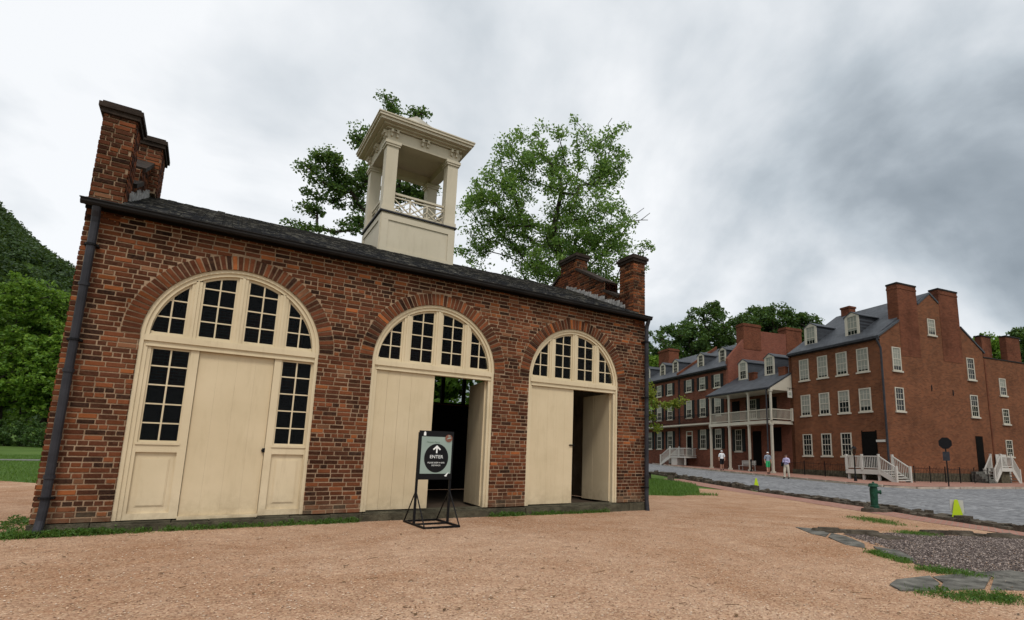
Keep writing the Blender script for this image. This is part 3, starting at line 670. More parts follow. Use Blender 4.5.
# arched frames ---------------------------------------------------
def ring(m,cx,cz,r0,r1,y0,y1,t0=0,t1=math.pi,n=32):
    for k in range(n):
        a=t0+(t1-t0)*k/n;b=t0+(t1-t0)*(k+1)/n
        P=[(cx-r*math.cos(t),cz+r*math.sin(t)) for r,t in ((r0,a),(r1,a),(r1,b),(r0,b))]
        m.prism(P,'y',y0,y1)
def frame(i,a):
    cx=a+AR; f=MB(); ri=AR-.004
    ring(f,cx,SPZ,AR-.11,ri,.045,.17); ring(f,cx,SPZ,AR-.055,ri,.022,.045)
    jz=0.0
    for sg,x0 in ((1,a+.004),(-1,a+AW-.004)):
        wj=.052 if (i==0 and sg<0) else .11; f.box((x0,.045,jz),(x0+sg*wj,.17,TZ)); f.box((x0,.0451,TZ),(x0+sg*.11,.1699,SPZ)); f.box((x0,.022,jz),(x0+sg*.055,.045,SPZ))
    f.box((a+.115,.04,TZ),(a+AW-.115,.17,TZ+.16)); f.box((a+.06,.012,TZ+.05),(a+AW-.06,.038,TZ+.14)); f.box((a+.09,.03,TZ-.03),(a+AW-.06,.16,TZ-.001))
    fr=f.build('arched_frame',MT['cream'],house)
    # fanlight
    zb=TZ+.16; rr=AR-.112
    for x in (.25,.5,.75):
        xx=a+.0+AW*x; top=SPZ+math.sqrt(max(0,rr*rr-(xx-cx)**2))+.01
        m=MB(); m.box((xx-.065,.06,zb-.01),(xx+.065,.16,top)); m.box((xx-.02,.045,zb-.005),(xx+.02,.06,top)); m.build('mullion',MT['cream'],fr)
    lights=[(a+.115,a+AW*.25-.065),(a+AW*.25+.065,a+AW*.5-.065),(a+AW*.5+.065,a+AW*.75-.065),(a+AW*.75+.065,a+AW-.115)]
    for x0,x1 in lights:
        m=MB(); m.box((x0,.085,zb),(x1,.13,zb+.045))
        def ztop(x): return SPZ+math.sqrt(max(0,rr*rr-(x-cx)**2))
        xm=(x0+x1)/2
        m.box((xm-.011,.09,zb+.045),(xm+.011,.12,ztop(xm)+.012))
        for s0,s1 in ((x0,x0+.035),(x1-.035,x1)):
            zt=min(ztop(s0),ztop(s1)); 
            if zt>zb+.05: m.box((s0,.086,zb+.045),(s1,.129,zt))
        for k in range(1,5):
            z=zb+.02+k*.272
            # extent of glass at this height
            if z>SPZ:
                h=math.sqrt(max(0,rr*rr-(z-SPZ)**2)); l=max(x0,cx-h); r=min(x1,cx+h)
            else: l,r=x0,x1
            if r-l>.03: m.box((l,.0915,z-.010),(r,.1185,z+.010))
        # curved head of the sash
        n=14
        for k in range(n):
            xa=x0+(x1-x0)*k/n;xb=x0+(x1-x0)*(k+1)/n; za,zb_=ztop(xa),ztop(xb)
            if max(za,zb_)>zb+.06: m.prism([(xa,max(za-.04,zb+.045)),(xb,max(zb_-.04,zb+.045)),(xb,max(zb_,zb+.05)+.008),(xa,max(za,zb+.05)+.008)],'y',.088,.127)
        wn=m.build('fanlight',MT['cream'],fr)
        g=MB(); P=[(x0,zb)]+[(x1,zb)]+[(x1+(x0-x1)*k/10,ztop(x1+(x0-x1)*k/10)) for k in range(11)]
        g.prism(P,'y',.102,.106); g.build('pane',MT['glass'],wn)
    return fr
def plankdoor(name,x0,x1,z0,z1,y,parent,T=None,back=1,mat=None):
    m=MB(T); n=max(3,int(round((x1-x0)/.24))); x=x0
    for k in range(n):
        w=(x1-x0)/n; yy=y+rnd.uniform(-.001,.0015); g=rnd.choice([.0008,.0012,.003])
        m.box((x+g/2,yy,z0),(x+w-g/2,yy+.045,z1)); x+=w
    ya,yb=(y+.046,y+.08) if back>0 else (y-.035,y-.004)
    m.box((x0+.01,ya,z0+.3),(x1-.01,yb,z0+.45)); m.box((x0+.01,ya,z1-.45),(x1-.01,yb,z1-.3))
    return m.build(name,mat or MT['creamdoor'],parent)
fr=[frame(i,a) for i,a in enumerate(AX)]
# bay 1: planked door between sidelights over panels
a=AX[0]; f=MB()
for x0,x1 in ((a+.115,a+.16),(1.475,1.585),(2.635,2.74),(a+AW-.075,a+AW-.0575)): f.box((x0,.06,.0),(x1,.165,TZ-.031))
for x0,x1 in ((a+.16,1.475),(2.74,a+AW-.075)):
    f.box((x0,.062,.975),(x1,.163,1.12)); f.box((x0-.02,.045,1.085),(x1+.02,.06,1.12)); f.box((x0,.062,0),(x1,.163,.09))
f.build('sidelight_frame',MT['cream'],fr[0])
for x0,x1 in ((a+.16,1.475),(2.74,a+AW-.075)):
    m=MB(); m.box((x0,.10,.09),(x1,.15,.975)); m.box((x0+.09,.085,.2),(x1-.09,.10,.87)); 
    for b in ((x0+.075,.0925,.185,x1-.075,.10,.2),(x0+.075,.0925,.87,x1-.075,.10,.885),(x0+.075,.0925,.2,x0+.09,.10,.87),(x1-.09,.0925,.2,x1-.075,.10,.87)): m.box(b[:3],b[3:])
    m.build('door_panel',MT['cream'],fr[0])
    m=MB(); z0,z1=1.12,TZ-.032
    for b in ((x0,z0,x1,z0+.03),(x0,z1-.03,x1,z1),(x0,z0+.03,x0+.022,z1-.03),(x1-.022,z0+.03,x1,z1-.03)): m.box((b[0],.085,b[1]),(b[2],.13,b[3]))
    xm=(x0+x1)/2; m.box((xm-.011,.09,z0+.03),(xm+.011,.12,z1-.03))
    for k in range(1,5): z=z0+(z1-z0)*k/5; m.box((x0+.025,.0915,z-.01),(x1-.025,.1185,z+.01))
    wn=m.build('sidelight',MT['cream'],fr[0]); g=MB(); g.box((x0+.01,.102,z0+.01),(x1-.01,.106,z1-.01)); g.build('pane',MT['glass'],wn)
d=plankdoor('door',1.59,2.63,.03,TZ-.033,.10,house)
m=MB(); m.box((2.59,.075,1.02),(2.66,.10,1.05)); m.box((2.60,.06,1.0),(2.64,.075,1.07)); m.build('latch',MT['iron'],d)
m=MB(); m.box((1.585,.03,-.03),(2.635,.16,.028)); m.build('threshold',MT['cream'],house)
# bays 2 and 3: left leaf shut, right leaf swung inwards
for i,ang in ((1,97),(2,90)):
    a=AX[i]; x0=a+.10; xm=a+AR-.0; z1=TZ-.033
    d=plankdoor('door_leaf',x0,xm-.01,.02,z1,.075,house)
    m=MB(); m.box((xm-.10,.045,1.28),(xm+.03,.075,1.305)); m.build('latch',MT['iron'],d)
    T=Matrix.Translation((a+AW-.12,.15,0))@Matrix.Rotation(R(-ang),4,'Z')@Matrix.Scale(-1,4,Vector((1,0,0)))
    T=Matrix.Translation((a+AW-.12,.15,0))@Matrix.Rotation(R(180-ang),4,'Z')
    plankdoor('door_leaf',0.0,1.10,.02,z1,-.02,house,T,-1)
    m=MB(); m.box((a+.115,.05,-.06),(a+AW-.115,.34,.0)); m.build('threshold',MT['stone'],house)
# cupola ----------------------------------------------------------
cx,cy,hb=5.53,3.1,.89
cu=MB(); cu.box((cx-hb,cy-hb,5.55),(cx+hb,cy+hb,6.60))
cup=cu.build('cupola',MT['cupola'],house)
m=MB()
for (ax_,sg) in (('y',-1),('x',-1),('x',1),('y',1)):
    for b in ((-hb,5.721,-hb+.16,6.419),(hb-.16,5.721,hb,6.419),(-hb,6.42,hb,6.55),(-hb,5.6,hb,5.72)):
        o0,o1=hb,hb+.025
        if ax_=='y': m.box((cx+b[0],cy+sg*o0,b[1]),(cx+b[2],cy+sg*o1,b[3]+(.001 if sg>0 else 0)))
        else: m.box((cx+sg*o0,cy+b[0]+.002,b[1]+.001),(cx+sg*(o1-.002),cy+b[2]-.002,b[3]-.001))
m.build('panel_trim',MT['cupola'],cup)
m=MB(); m.box((cx-hb-.05,cy-hb-.05,6.601),(cx+hb+.05,cy+hb+.05,6.636)); m.build('base_cap',MT['pipe'],cup)
cw=.135
for sx in (-1,1):
    for sy in (-1,1):
        m=MB(); X=cx+sx*(hb-cw-.0);Y=cy+sy*(hb-cw)
        m.box((X-cw,Y-cw,6.637),(X+cw,Y+cw,8.36)); m.box((X-cw-.025,Y-cw-.025,6.637),(X+cw+.025,Y+cw+.025,6.74))
        m.box((X-cw-.03,Y-cw-.03,8.28),(X+cw+.03,Y+cw+.03,8.33)); m.box((X-cw-.05,Y-cw-.05,8.33),(X+cw+.05,Y+cw+.05,8.40)); m.build('column',MT['cupola'],cup)
for k in range(4):   # x-pattern railings
    T=Matrix.Translation((cx,cy,0))@Matrix.Rotation(k*math.pi/2,4,'Z'); m=MB(T); y=-(hb-cw); e_=hb-2*cw
    m.box((-e_,y-.03,7.14),(e_,y+.03,7.19)); m.box((-e_,y-.025,6.70),(e_,y+.025,6.74)); 
    m.box((-e_,y-.02,7.06),(e_,y+.02,7.09))
    nb=3
    for j in range(nb):
        xa=-e_+2*e_*j/nb;xb=-e_+2*e_*(j+1)/nb
        m.bar((xa,y-.008,6.74),(xb,y-.008,7.06),.02,.03); m.bar((xb,y+.012,6.74),(xa,y+.012,7.06),.02,.03)
        m.bar(((xa+xb)/2,y-.03,6.74),(xa,y-.03,6.9),.014,.02); m.bar(((xa+xb)/2,y-.03,6.74),(xb,y-.03,6.9),.014,.02)
        if j: m.box((xa-.016,y-.02,6.74),(xa+.016,y+.02,7.06))
    m.build('railing',MT['cupola'],cup)
m=MB(); H=hb
# hollow architrave: frieze band and boarded ceiling
m.box((cx-H+.2,cy-H+.2,8.60),(cx+H-.2,cy+H-.2,8.63)); m.build('ceiling_board',MT['cupola'],cup)
m=MB()
for sg in (-1,1):
    m.box((cx-H,cy+sg*H,8.402),(cx+H,cy+sg*(H-.22),8.68)); m.box((cx+sg*H,cy-H+.221,8.402),(cx+sg*(H-.22),cy+H-.221,8.679))
m.build('frieze',MT['cupola'],cup)
m=MB()
for o,z0,z1 in ((.05,8.70,8.735),(.14,8.737,8.775),(.25,8.777,8.84),(.29,8.842,8.90),(.31,8.902,8.93)): m.box((cx-H-o,cy-H-o,z0),(cx+H+o,cy+H+o,z1))
m.build('cornice',MT['cupola'],cup)
for k in range(4):
    T=Matrix.Translation((cx,cy,0))@Matrix.Rotation(k*math.pi/2,4,'Z')
    for xc in (-H+.14,0,H-.14):
        m=MB(); m.box((xc-.1,-H-.03,8.64),(xc+.1,-H,8.68),T)
        for dx in (-.065,.065):
            x=xc+dx; m.box((x-.026,-H-.10,8.60),(x+.026,-H,8.68),T); m.box((x-.022,-H-.055,8.52),(x+.022,-H,8.60),T)
        m.build('bracket',MT['cupola'],cup)
m=MB(); o=H+.30; s_=.30
lv=[(o,8.932),(.52,9.16),(.50,9.30),(.0,9.86)]
vs=[(cx+a*h_,cy+b*h_,z) for h_,z in lv[:3] for a,b in ((-1,-1),(1,-1),(1,1),(-1,1))]+[(cx,cy,lv[3][1])]
m.add(vs,[(0,3,2,1)]+[(l*4+k,l*4+(k+1)%4,l*4+4+(k+1)%4,l*4+4+k) for l in range(2) for k in range(4)]+[(8+k,8+(k+1)%4,12) for k in range(4)])
m.build('cupola_roof',MT['zinc'],cup)

# ------------------------------------------------------------------ sign on a stand before the middle door
sx0,sx1,sy0,sy1=4.84,5.46,-1.5,-.42; gz=-.15
sg=thing('sign_stand',(5.15,-.95,gz),'black metal A-frame stand holding a pale ENTER notice before the middle doorway','sign')
m=MB(); b=.03
m.box((sx0,sy0,gz),(sx1,sy0+b,gz+b)); m.box((sx0,sy1-b,gz),(sx1,sy1,gz+b)); m.box((sx0,sy0+b,gz),(sx0+b,sy1-b,gz+b)); m.box((sx1-b,sy0+b,gz),(sx1,sy1-b,gz+b)); m.box((sx0+b,-.97,gz+.001),(sx1-b,-.94,gz+b-.001))
m.build('base_frame',MT['iron'],sg)
for x in (sx0+.015,sx1-.015):
    m=MB(); m.box((x-.018,-.975,gz+b),(x+.018,-.94,1.40)); m.build('post',MT['iron'],sg)
    for y in (sy0+.02,sy1-.02): m=MB(); m.bar((x,y,gz+b),(x,-.957,.42),.016); m.build('brace',MT['iron'],sg)
pn=MB(); py=-.99; pn.box((sx0+.0,py,.60),(sx1-.0,py+.014,1.43)); panel=pn.build('panel',MT['glossblk'],sg)
m=MB(); m.box((sx0+.045,py-.004,.70),(sx1-.03,py,1.33)); m.build('notice',MT['signpale'],panel)
cxs,czs=(sx0+sx1)/2+.01,.965
m=MB(); P=[(cxs+.215*math.cos(t*math.pi/24),czs+.245*math.sin(t*math.pi/24)) for t in range(48)]; m.prism(P,'y',py-.007,py-.0042); m.build('black_disc',MT['glossblk'],panel)
m=MB(); yy0,yy1=py-.010,py-.0072
m.prism([(cxs-.013,1.05),(cxs+.013,1.05),(cxs+.013,1.165),(cxs-.013,1.165)],'y',yy0,yy1)
for s in (-1,1): m.prism([(cxs,1.185),(cxs,1.148),(cxs+s*.055,1.098),(cxs+s*.070,1.118)][::s],'y',yy0-.0006,yy1)
m.build('arrow',MT['signwhite'],panel)
def text(body,x,z,size,y,mat,parent,name='lettering',bold=0):
    c=bpy.data.curves.new('t','FONT'); c.body=body; c.size=size; c.align_x='CENTER'; c.align_y='CENTER'; c.extrude=.0008; c.offset=bold
    o=bpy.data.objects.new('t',c); COL.objects.link(o); bpy.context.view_layer.update()
    me=bpy.data.meshes.new_from_object(o.evaluated_get(bpy.context.evaluated_depsgraph_get())); bpy.data.objects.remove(o)
    T=wmat(parent).inverted()@Matrix.Translation((x,y,z))@Matrix.Rotation(R(90),4,'X'); me.transform(T); me.materials.clear(); me.materials.append(mat)
    q=bpy.data.objects.new(name,me); COL.objects.link(q); q.parent=parent; return q
text('ENTER',cxs,.985,.080,py-.0085,MT['signwhite'],panel)
text('PLEASE KEEP A SAFE',cxs,.885,.034,py-.0085,MT['signwhite'],panel)
text('DISTANCE',cxs,.84,.034,py-.0085,MT['signwhite'],panel)
text('Harpers Ferry',cxs-.07,1.235,.040,py-.0055,MT['signgreen'],panel)
m=MB(); P=[(sx1-.095+.065*math.cos(t*math.pi/12),1.31+.065*math.sin(t*math.pi/12)) for t in range(24)]; m.prism(P,'y',py-.012,py-.0045); em=m.build('emblem',MT['signbrown'],panel)
m=MB(); m.prism([(sx1-.14,1.29),(sx1-.05,1.31),(sx1-.06,1.33),(sx1-.1,1.325)],'y',py-.014,py-.0122); m.box((sx1-.11,py-.014,1.345),(sx1-.07,py-.0122,1.36)); m.build('emblem_mark',MT['signpale'],em)
m=MB(); m.box((sx0+.075,py-.006,1.345),(sx0+.115,py-.0005,1.40)); m.box((sx0+.085,py-.006,1.40),(sx0+.105,py-.0005,1.415)); m.build('white_mark',MT['signwhite'],panel)
m=MB(); m.prism([(sx1-.14,.66),(sx1-.1,.70),(sx1-.06,.73),(sx1-.09,.68),(sx1-.1,.65)],'y',py-.007,py-.0045); m.build('white_swoosh',MT['signwhite'],panel)

# ------------------------------------------------------------------ far buildings: local frame x=t (along V), y=s (along U)
ang=math.atan2(V.y,V.x); TF=Matrix.Translation(C)@Matrix.Rotation(ang,4,'Z')
def bthing(name,s,label,cat,group=None):
    p=TF@Vector((0,s,0)); return thing(name,p,label,cat,group,ang)
def fwin(parent,axis,c,z0,z1,w=1.0,off=0.0,pane='fglass',blind=0,shut=False,rows=4,sill=True,fm='white'):
    """sash window. axis 'f': in front plane x=off, centre y=c ; 'g': in gable plane y=off, centre x=c.  outward is -x / -y"""
    def bx(m,a0,a1,d0,d1,zz0,zz1):
        if axis=='f': m.box((off-d1,a0,zz0),(off-d0,a1,zz1))
        else: m.box((a0,off-d1,zz0),(a1,off-d0,zz1))
    h=w/2; m=MB(TF); fw_=.09
    bx(m,c-h,c-h+fw_,.0,.05,z0,z1); bx(m,c+h-fw_,c+h,.0,.05,z0,z1); bx(m,c-h+fw_,c+h-fw_,.0,.05,z1-fw_*.8,z1); bx(m,c-h+fw_,c+h-fw_,.0,.05,z0,z0+.07)
    zm=(z0+z1)/2; bx(m,c-h+fw_,c+h-fw_,.0,.035,zm-.03,zm+.03)
    iw=w-2*fw_
    for k in range(1,3): x=c-h+fw_+iw*k/3; bx(m,x-.014,x+.014,.0,.022,z0+.07,z1-.1)
    for k in range(1,rows):
        if k*2==rows: continue
        z=z0+(z1-z0)*k/rows; bx(m,c-h+fw_,c+h-fw_,.0,.020,z-.013,z+.013)
    wn=m.build('window',MT[fm],parent)
    g=MB(TF); bx(g,c-h+.01,c+h-.01,.003,.008,z0+.01,z1-.01); g.build('pane',MT[pane],wn)
    if blind>0:
        g=MB(TF); bx(g,c-h+fw_-.01,c+h-fw_+.01,.0085,.0115,z1-(z1-z0)*blind,z1-.05); g.build('blind',MT['blind'],wn)
    if sill: g=MB(TF); bx(g,c-h-.1,c+h+.1,.0,.11,z0-.11,z0); g.build('sill',MT[fm],wn)
    if shut:
        for sgn in (-1,1):
            g=MB(TF); a0=c+sgn*(h+.02); a1=c+sgn*(h+.46); 
            g.box((off-.05,min(a0,a1),z0-.02),(off-.01,max(a0,a1),z1+.02))
            for k in range(12): zz=z0+(z1-z0)*(k+.2)/12; g.box((off-.062,min(a0,a1)+.05,zz),(off-.05,max(a0,a1)-.05,zz+(z1-z0)/12*.5))
            g.build('shutter',MT['shutter'],wn)
    return wn
def dormer(parent,s,x,z0,z1,w=1.15,depth=2.4,arch=False,slope=.66,blind=0):
    """dormer whose face is at depth x behind the front plane"""
    d=MB(TF); h=w/2; ze=z1-.35; xb=lambda z:(x+ (z-z0)/slope)
    d.add([(x,s-h,z0-.2),(x,s+h,z0-.2),(x,s+h,ze),(x,s,z1-.03),(x,s-h,ze),(xb(ze)+.3,s-h,ze),(xb(ze)+.3,s+h,ze),(xb(z1)+.3,s,z1-.03),(x+.3,s-h,z0-.2),(x+.3,s+h,z0-.2)],
       [(0,1,2,3,4),(0,4,5,8),(1,9,6,2),(4,3,7,5),(3,2,6,7)])
    dm=d.build('dormer',MT['slate'],parent)
    r=MB(TF)
    for sg in (-1,1):
        r.add([(x-.1,s,z1+.02),(x-.1,s+sg*(h+.1),ze-.03),(xb(ze)+.3,s+sg*(h+.1),ze-.03),(xb(z1)+.4,s,z1+.02),
               (x-.1,s,z1-.05),(x-.1,s+sg*(h+.1),ze-.10),(xb(ze)+.3,s+sg*(h+.1),ze-.10),(xb(z1)+.4,s,z1-.05)],[(0,1,2,3),(4,7,6,5),(0,4,5,1),(1,5,6,2),(3,2,6,7)])
    r.build('dormer_roof',MT['slate'],dm)
    f=MB(TF); fo=.06
    for a in (-1,1): f.box((x-fo,s+a*h,z0-.12),(x,s+a*(h-.15),ze))
    f.box((x-fo-.01,s-h-.03,z0-.15),(x,s+h+.03,z0))
    f.prism([(s-h,ze),(s+h,ze),(s,z1-.02)],'x',x-fo,x-.001)
    f.build('dormer_face',MT['white'],dm)
    fwin(dm,'f',s,z0,ze+.02,w-.28,x-.001-.0,blind=blind,sill=False)
    return dm
# ---- big corner house
bigH=bthing('corner_house',0,'large three storey red brick corner house with slate roof, dormers and two tall gable chimneys','building')
SE,TG,ZE,ZR=8.85,12.3,10.22,14.3; tm=6.1
m=MB(TF); zb=-1.2
m.prism([(0,zb),(TG,zb),(TG,ZE),(tm,ZR),(0,ZE)],'y',0,.35); m.box((0,.352,zb),(.35,SE,ZE-.03)); m.prism([(0,zb),(TG,zb),(TG,ZE),(tm,ZR),(0,ZE)],'y',SE-.35,SE-.001)
m.box((TG-.35,.352,zb),(TG,SE-.352,ZE-.03)); m.build('wall',MT['brickBig'],bigH)
m=MB(TF); 
m.prism([(-.28,ZE-.10),(tm,ZR+.0),(TG+.25,ZE-.10),(TG+.25,ZE+.02),(tm,ZR+.15),(-.28,ZE+.05)],'y',.12,SE-.1)
m.prism([(-.28,ZE-.10),(2.2,11.6),(2.2,11.75),(-.28,ZE+.05)],'y',-.10,.118)
m.prism([(4.55,ZR-1.1),(tm,ZR),(7.1,ZR-.66),(7.1,ZR-.5),(tm,ZR+.16),(4.55,ZR-.94)],'y',-.06,.118)
m.prism([(9.7,ZE+1.73),(TG+.25,ZE-.10),(TG+.25,ZE+.04),(9.7,ZE+1.88)],'y',-.06,.118)
m.build('roof',MT['slate'],bigH)
m=MB(TF); m.box((-.36,-.12,ZE-.16),(-.24,SE-.1,ZE-.02)); m.box((-.2,.0,ZE-.22),(.0,SE-.1,ZE-.11)); m.build('gutter',MT['pipe'],bigH)
m=MB(TF); m.tube([(-.3,-.02,ZE-.1),(-.3,-.0,ZE-.35),(-.1,-.1,ZE-.9),(-.1,-.1,3),(-.1,-.1,.0)],.075,8); m.build('downspout',MT['pipe'],bigH)
for t0,t1,zt,dp in ((2.3,4.5,14.6,.85),(7.2,9.62,14.85,.7)):
    m=MB(TF); m.box((t0,-.02,9.0),(t1,dp,zt)); m.box((t0-.02,-.05,zt-.35),(t1+.02,dp+.03,zt-.22)); ch=m.build('chimney',MT['brickBigB'],bigH)
    m=MB(TF); m.box((t0-.04,-.06,zt),(t1+.04,dp+.04,zt+.12)); m.build('chimney_cap',MT['copper'],ch)
m=MB(TF); m.box((5.7,7.0,13.2),(6.5,7.9,15.0)); m.box((5.64,6.94,14.85),(6.56,7.96,15.02)); m.build('chimney',MT['brickBigB'],bigH)
SF=(7.15,5.24,3.38,1.51)
bl3=(.9,.9,.85,.9); bl2=(.85,.8,.45,.8)
for k,s in enumerate(SF):
    fwin(bigH,'f',s,7.77,9.57,1.0,0,blind=bl3[k]); fwin(bigH,'f',s,4.79,6.53,1.0,0,blind=bl2[k])
    if k<3: fwin(bigH,'f',s,1.5,3.26,.95,0)
for t in (1.66,10.5):
    fwin(bigH,'g',t,7.78,9.56,.95,0,blind=.8 if t<5 else .0); fwin(bigH,'g',t,4.79,6.54,.95,0)
fwin(bigH,'g',6.0,10.95,12.25,.9,0,blind=.7)
for s in (7.05,2.9): dormer(bigH,s,.85,10.5,12.85,1.3,blind=.6)
m=MB(TF); m.box((-.03,.86,.65),(.0,1.94,3.3)); m.box((-.05,.78,.65),(.0,.86,3.38)); m.box((-.05,1.94,.65),(.0,2.02,3.38)); m.build('door',MT['hidden'],bigH)
m=MB(TF); m.box((10.22,-.03,.55),(11.12,.0,3.28)); m.build('door',MT['hidden'],bigH)
for t,z in ((5.4,6.75),(7.95,6.55)):
    m=MB(TF); m.box((t-.03,-.05,z-.22),(t+.03,-.0,z+.22)); m.box((t-.09,-.056,z-.03),(t+.09,-.051,z+.03)); m.build('wall_anchor',MT['iron'],bigH)
m=MB(TF); m.box((-.16,.05,2.52),(-.06,.75,2.68)); m.bar((-.11,.4,2.6),(-.01,.4,2.6),.04); m.build('name_board',MT['white2'],bigH)
# stone footing along the house
m=MB(TF)
def stones(m,p0,p1,zl,h,dep):
    p0=Vector(p0);p1=Vector(p1);Ls=(p1-p0).length;t=(p1-p0).normalized();nn=Vector((-t.y,t.x,0))
    for r_i in range(int(h/.22)):
        d=0
        while d<Ls:
            l=rnd.uniform(.25,.7);a=p0+t*d;b=p0+t*min(d+l-.02,Ls);o=nn*(dep*rnd.uniform(.7,1.15))
            vs=[a,b,b+o,a+o]; z0=zl+r_i*.22;z1=z0+.21
            m.prism([(v.x,v.y) for v in vs],'z',z0,z1,m.T); d+=l
stones(m,(12,-.012,0),(0,-.012,0),-.5,1.0,-.14); stones(m,(-.012,0,0),(-.012,8.8,0),-.5,.9,.14)
m.build('stone_footing',MT['stone'],bigH)
# ---- annex to the right
ann=thing('brick_annex',TF@Vector((12.3,0,0)),'lower red brick wing with a parapet and two square chimneys right of the corner house','building',None,ang)
m=MB(TF); m.box((TG+.002,0,zb),(34,.35,9.75)); m.box((33.6,.352,zb),(34,9,9.75)); m.box((TG+.3,8.6,zb),(33.6,9,9.75)); m.build('wall',MT['brickBig'],ann)
m=MB(TF); m.box((TG+.3,.352,9.4),(33.6,8.6,9.5)); m.build('roof',MT['slate'],ann)
m=MB(TF); m.box((TG+.0,-.05,9.752),(34.05,.4,9.84)); m.build('coping',MT['copper'],ann)
for t0,t1,y0,zt in ((12.45,13.75,.36,11.6),(15.9,17.9,.36,11.95)):
    m=MB(TF); m.box((t0,y0-.30,9.3),(t1,y0+.2,zt)); ch=m.build('chimney',MT['brickBigB'],ann)
    m=MB(TF); m.box((t0-.06,y0-.36,zt),(t1+.06,y0+.26,zt+.1)); m.build('chimney_cap',MT['copper'],ann)
for z0,z1 in ((6.76,8.2),(4.4,5.65),(1.75,3.1)): 
    fwin(ann,'g',14.58,z0,z1,.9,0,blind=.5 if z0>5 else 0); fwin(ann,'g',18.6,z0,z1,.9,0); fwin(ann,'g',22.6,z0,z1,.9,0)
m=MB(TF); m.box((12.35,-.05,-.05),(12.5,-.001,9.6)); m.build('downspout',MT['brickBigB'],ann)
# ---- middle building with two storey porch
mid=bthing('porch_house',SE,'brick house with white two tier porch and low slate roof beside the corner house','building')
S0,S1=SE+.002,17.1
m=MB(TF); m.box((0,S0,zb),(.3,S1-.2,8.45)); m.build('wall',MT['brickRow'],mid)
m=MB(TF); m.box((8.6,S0,zb),(8.9,S1-.2,8.45)); m.build('rear_wall',MT['brickRow'],mid)
PX=-2.45
m=MB(TF); sl=(8.5-7.15)/2.45
m.prism([(PX-.2,7.08),(.0,8.5),(4.3,8.5+4.3*.56),(9.1,8.1),(9.1,8.2),(4.3,8.64+4.3*.56),(.0,8.64),(PX-.2,7.20)],'y',SE-.25,S1-.004)
m.build('roof',MT['slate'],mid)
m=MB(TF); m.prism([(PX-.0,7.0),(-.0,7.0),(-.0,8.49),(PX-.0,7.12)],'y',SE-.22,SE-.14); 
m.build('porch_gable',MT['white'],mid)
m=MB(TF); m.box((PX-.1,SE-.1,6.98),(PX+.1,S1-.3,7.10)); m.box((PX+.1,SE-.1,7.0),(-.0,S1-.3,7.04)); m.build('porch_ceiling',MT['white'],mid)
m=MB(TF); m.box((PX-.1,SE-.15,4.22),(0,S1-.28,4.40)); m.box((PX-.14,SE-.18,4.12),(PX+.02,S1-.26,4.40)); m.box((PX+.02,SE-.18,4.12),(0,SE-.10,4.21)); m.build('porch_deck',MT['white'],mid)
cols=(8.62,11.35,13.98,16.7)
for s in cols:
    p=TF@Vector((PX,s,0)); zg=G(p.x,p.y)+.1
    m=MB(TF); m.box((PX-.085,s-.085,zg),(PX+.085,s+.085,4.118)); m.box((PX-.15,s-.15,zg),(PX+.15,s+.15,zg+.18)); m.box((PX-.12,s-.12,3.98),(PX+.12,s+.12,4.115)); m.build('lower_column',MT['white'],mid)
    m=MB(TF); m.box((PX-.075,s-.075,4.402),(PX+.075,s+.075,6.978)); m.box((PX-.13,s-.13,6.85),(PX+.13,s+.13,6.975)); m.build('upper_column',MT['white'],mid)
def railing(parent,a,b,z,h=.92,T=TF,mat='white',sp=.13,name='railing',w=.03):
    a=Vector(a);b=Vector(b); m=MB(T); up=Vector((0,0,1)); zz=lambda p,q:Vector((p.x,p.y,p.z+z+q))
    m.bar(zz(a,h),zz(b,h),.07,.07); m.bar(zz(a,.12),zz(b,.12),.05,.06); n=int((b-a).length/sp)
    for k in range(1,n): p=a.lerp(b,k/n); m.bar(zz(p,.13),zz(p,h-.03),w)
    return m.build(name,MT[mat],parent)
for a,b in zip(cols[:-1],cols[1:]): railing(mid,(PX,a+.1,0),(PX,b-.1,0),4.42)
railing(mid,(PX+.1,cols[0],0),(-.05,cols[0],0),4.42); 
m=MB(TF); m.box((-.2,cols[0]-.08,4.40),(-.04,cols[0]+.08,5.5)); m.build('post',MT['white'],mid)
for k,(c_,z0,z1,kind) in enumerate(((15.6,1.85,3.95,'w'),(13.1,.55,3.7,'d'),(10.6,1.85,3.95,'d2'),(15.9,4.6,6.7,'d'),(13.5,4.9,6.7,'w'),(11.0,4.6,6.7,'d'))):
    if kind=='w': fwin(mid,'f',c_,z0,z1,.95,0,shut=True)
    else:
        m=MB(TF); m.box((-.03,c_-.55,z0),(-.0,c_+.55,z1)); 
        for zz_ in (.1,.55): m.box((-.045,c_-.4,z0+(z1-z0)*zz_),(-.03,c_+.4,z0+(z1-z0)*(zz_+.33)))
        m.build('door',MT['hidden'],mid)
for s in (15.1,11.5): dormer(mid,s,.35,8.85,10.85,1.25,slope=.56,blind=.5)
for s in (13.2,9.4): m=MB(TF); m.box((-.35,s-.35,7.9),(.1,s+.35,9.2)); m.box((-.38,s-.38,9.1),(.13,s+.38,9.22)); m.build('chimney',MT['brickBigB'],mid)
m=MB(TF); m.tube([(PX-.2,SE-.0,7.05),(PX-.2,SE+.05,6.8),(PX-.2,SE+.05,.3)],.06,8); m.build('downspout',MT['pipe'],mid)
m=MB(TF); m.prism([(PX-.32,7.05),(PX-.2,7.02),(PX-.2,7.17),(PX-.32,7.17)],'y',SE-.25,S1-.01); m.build('gutter',MT['pipe'],mid)
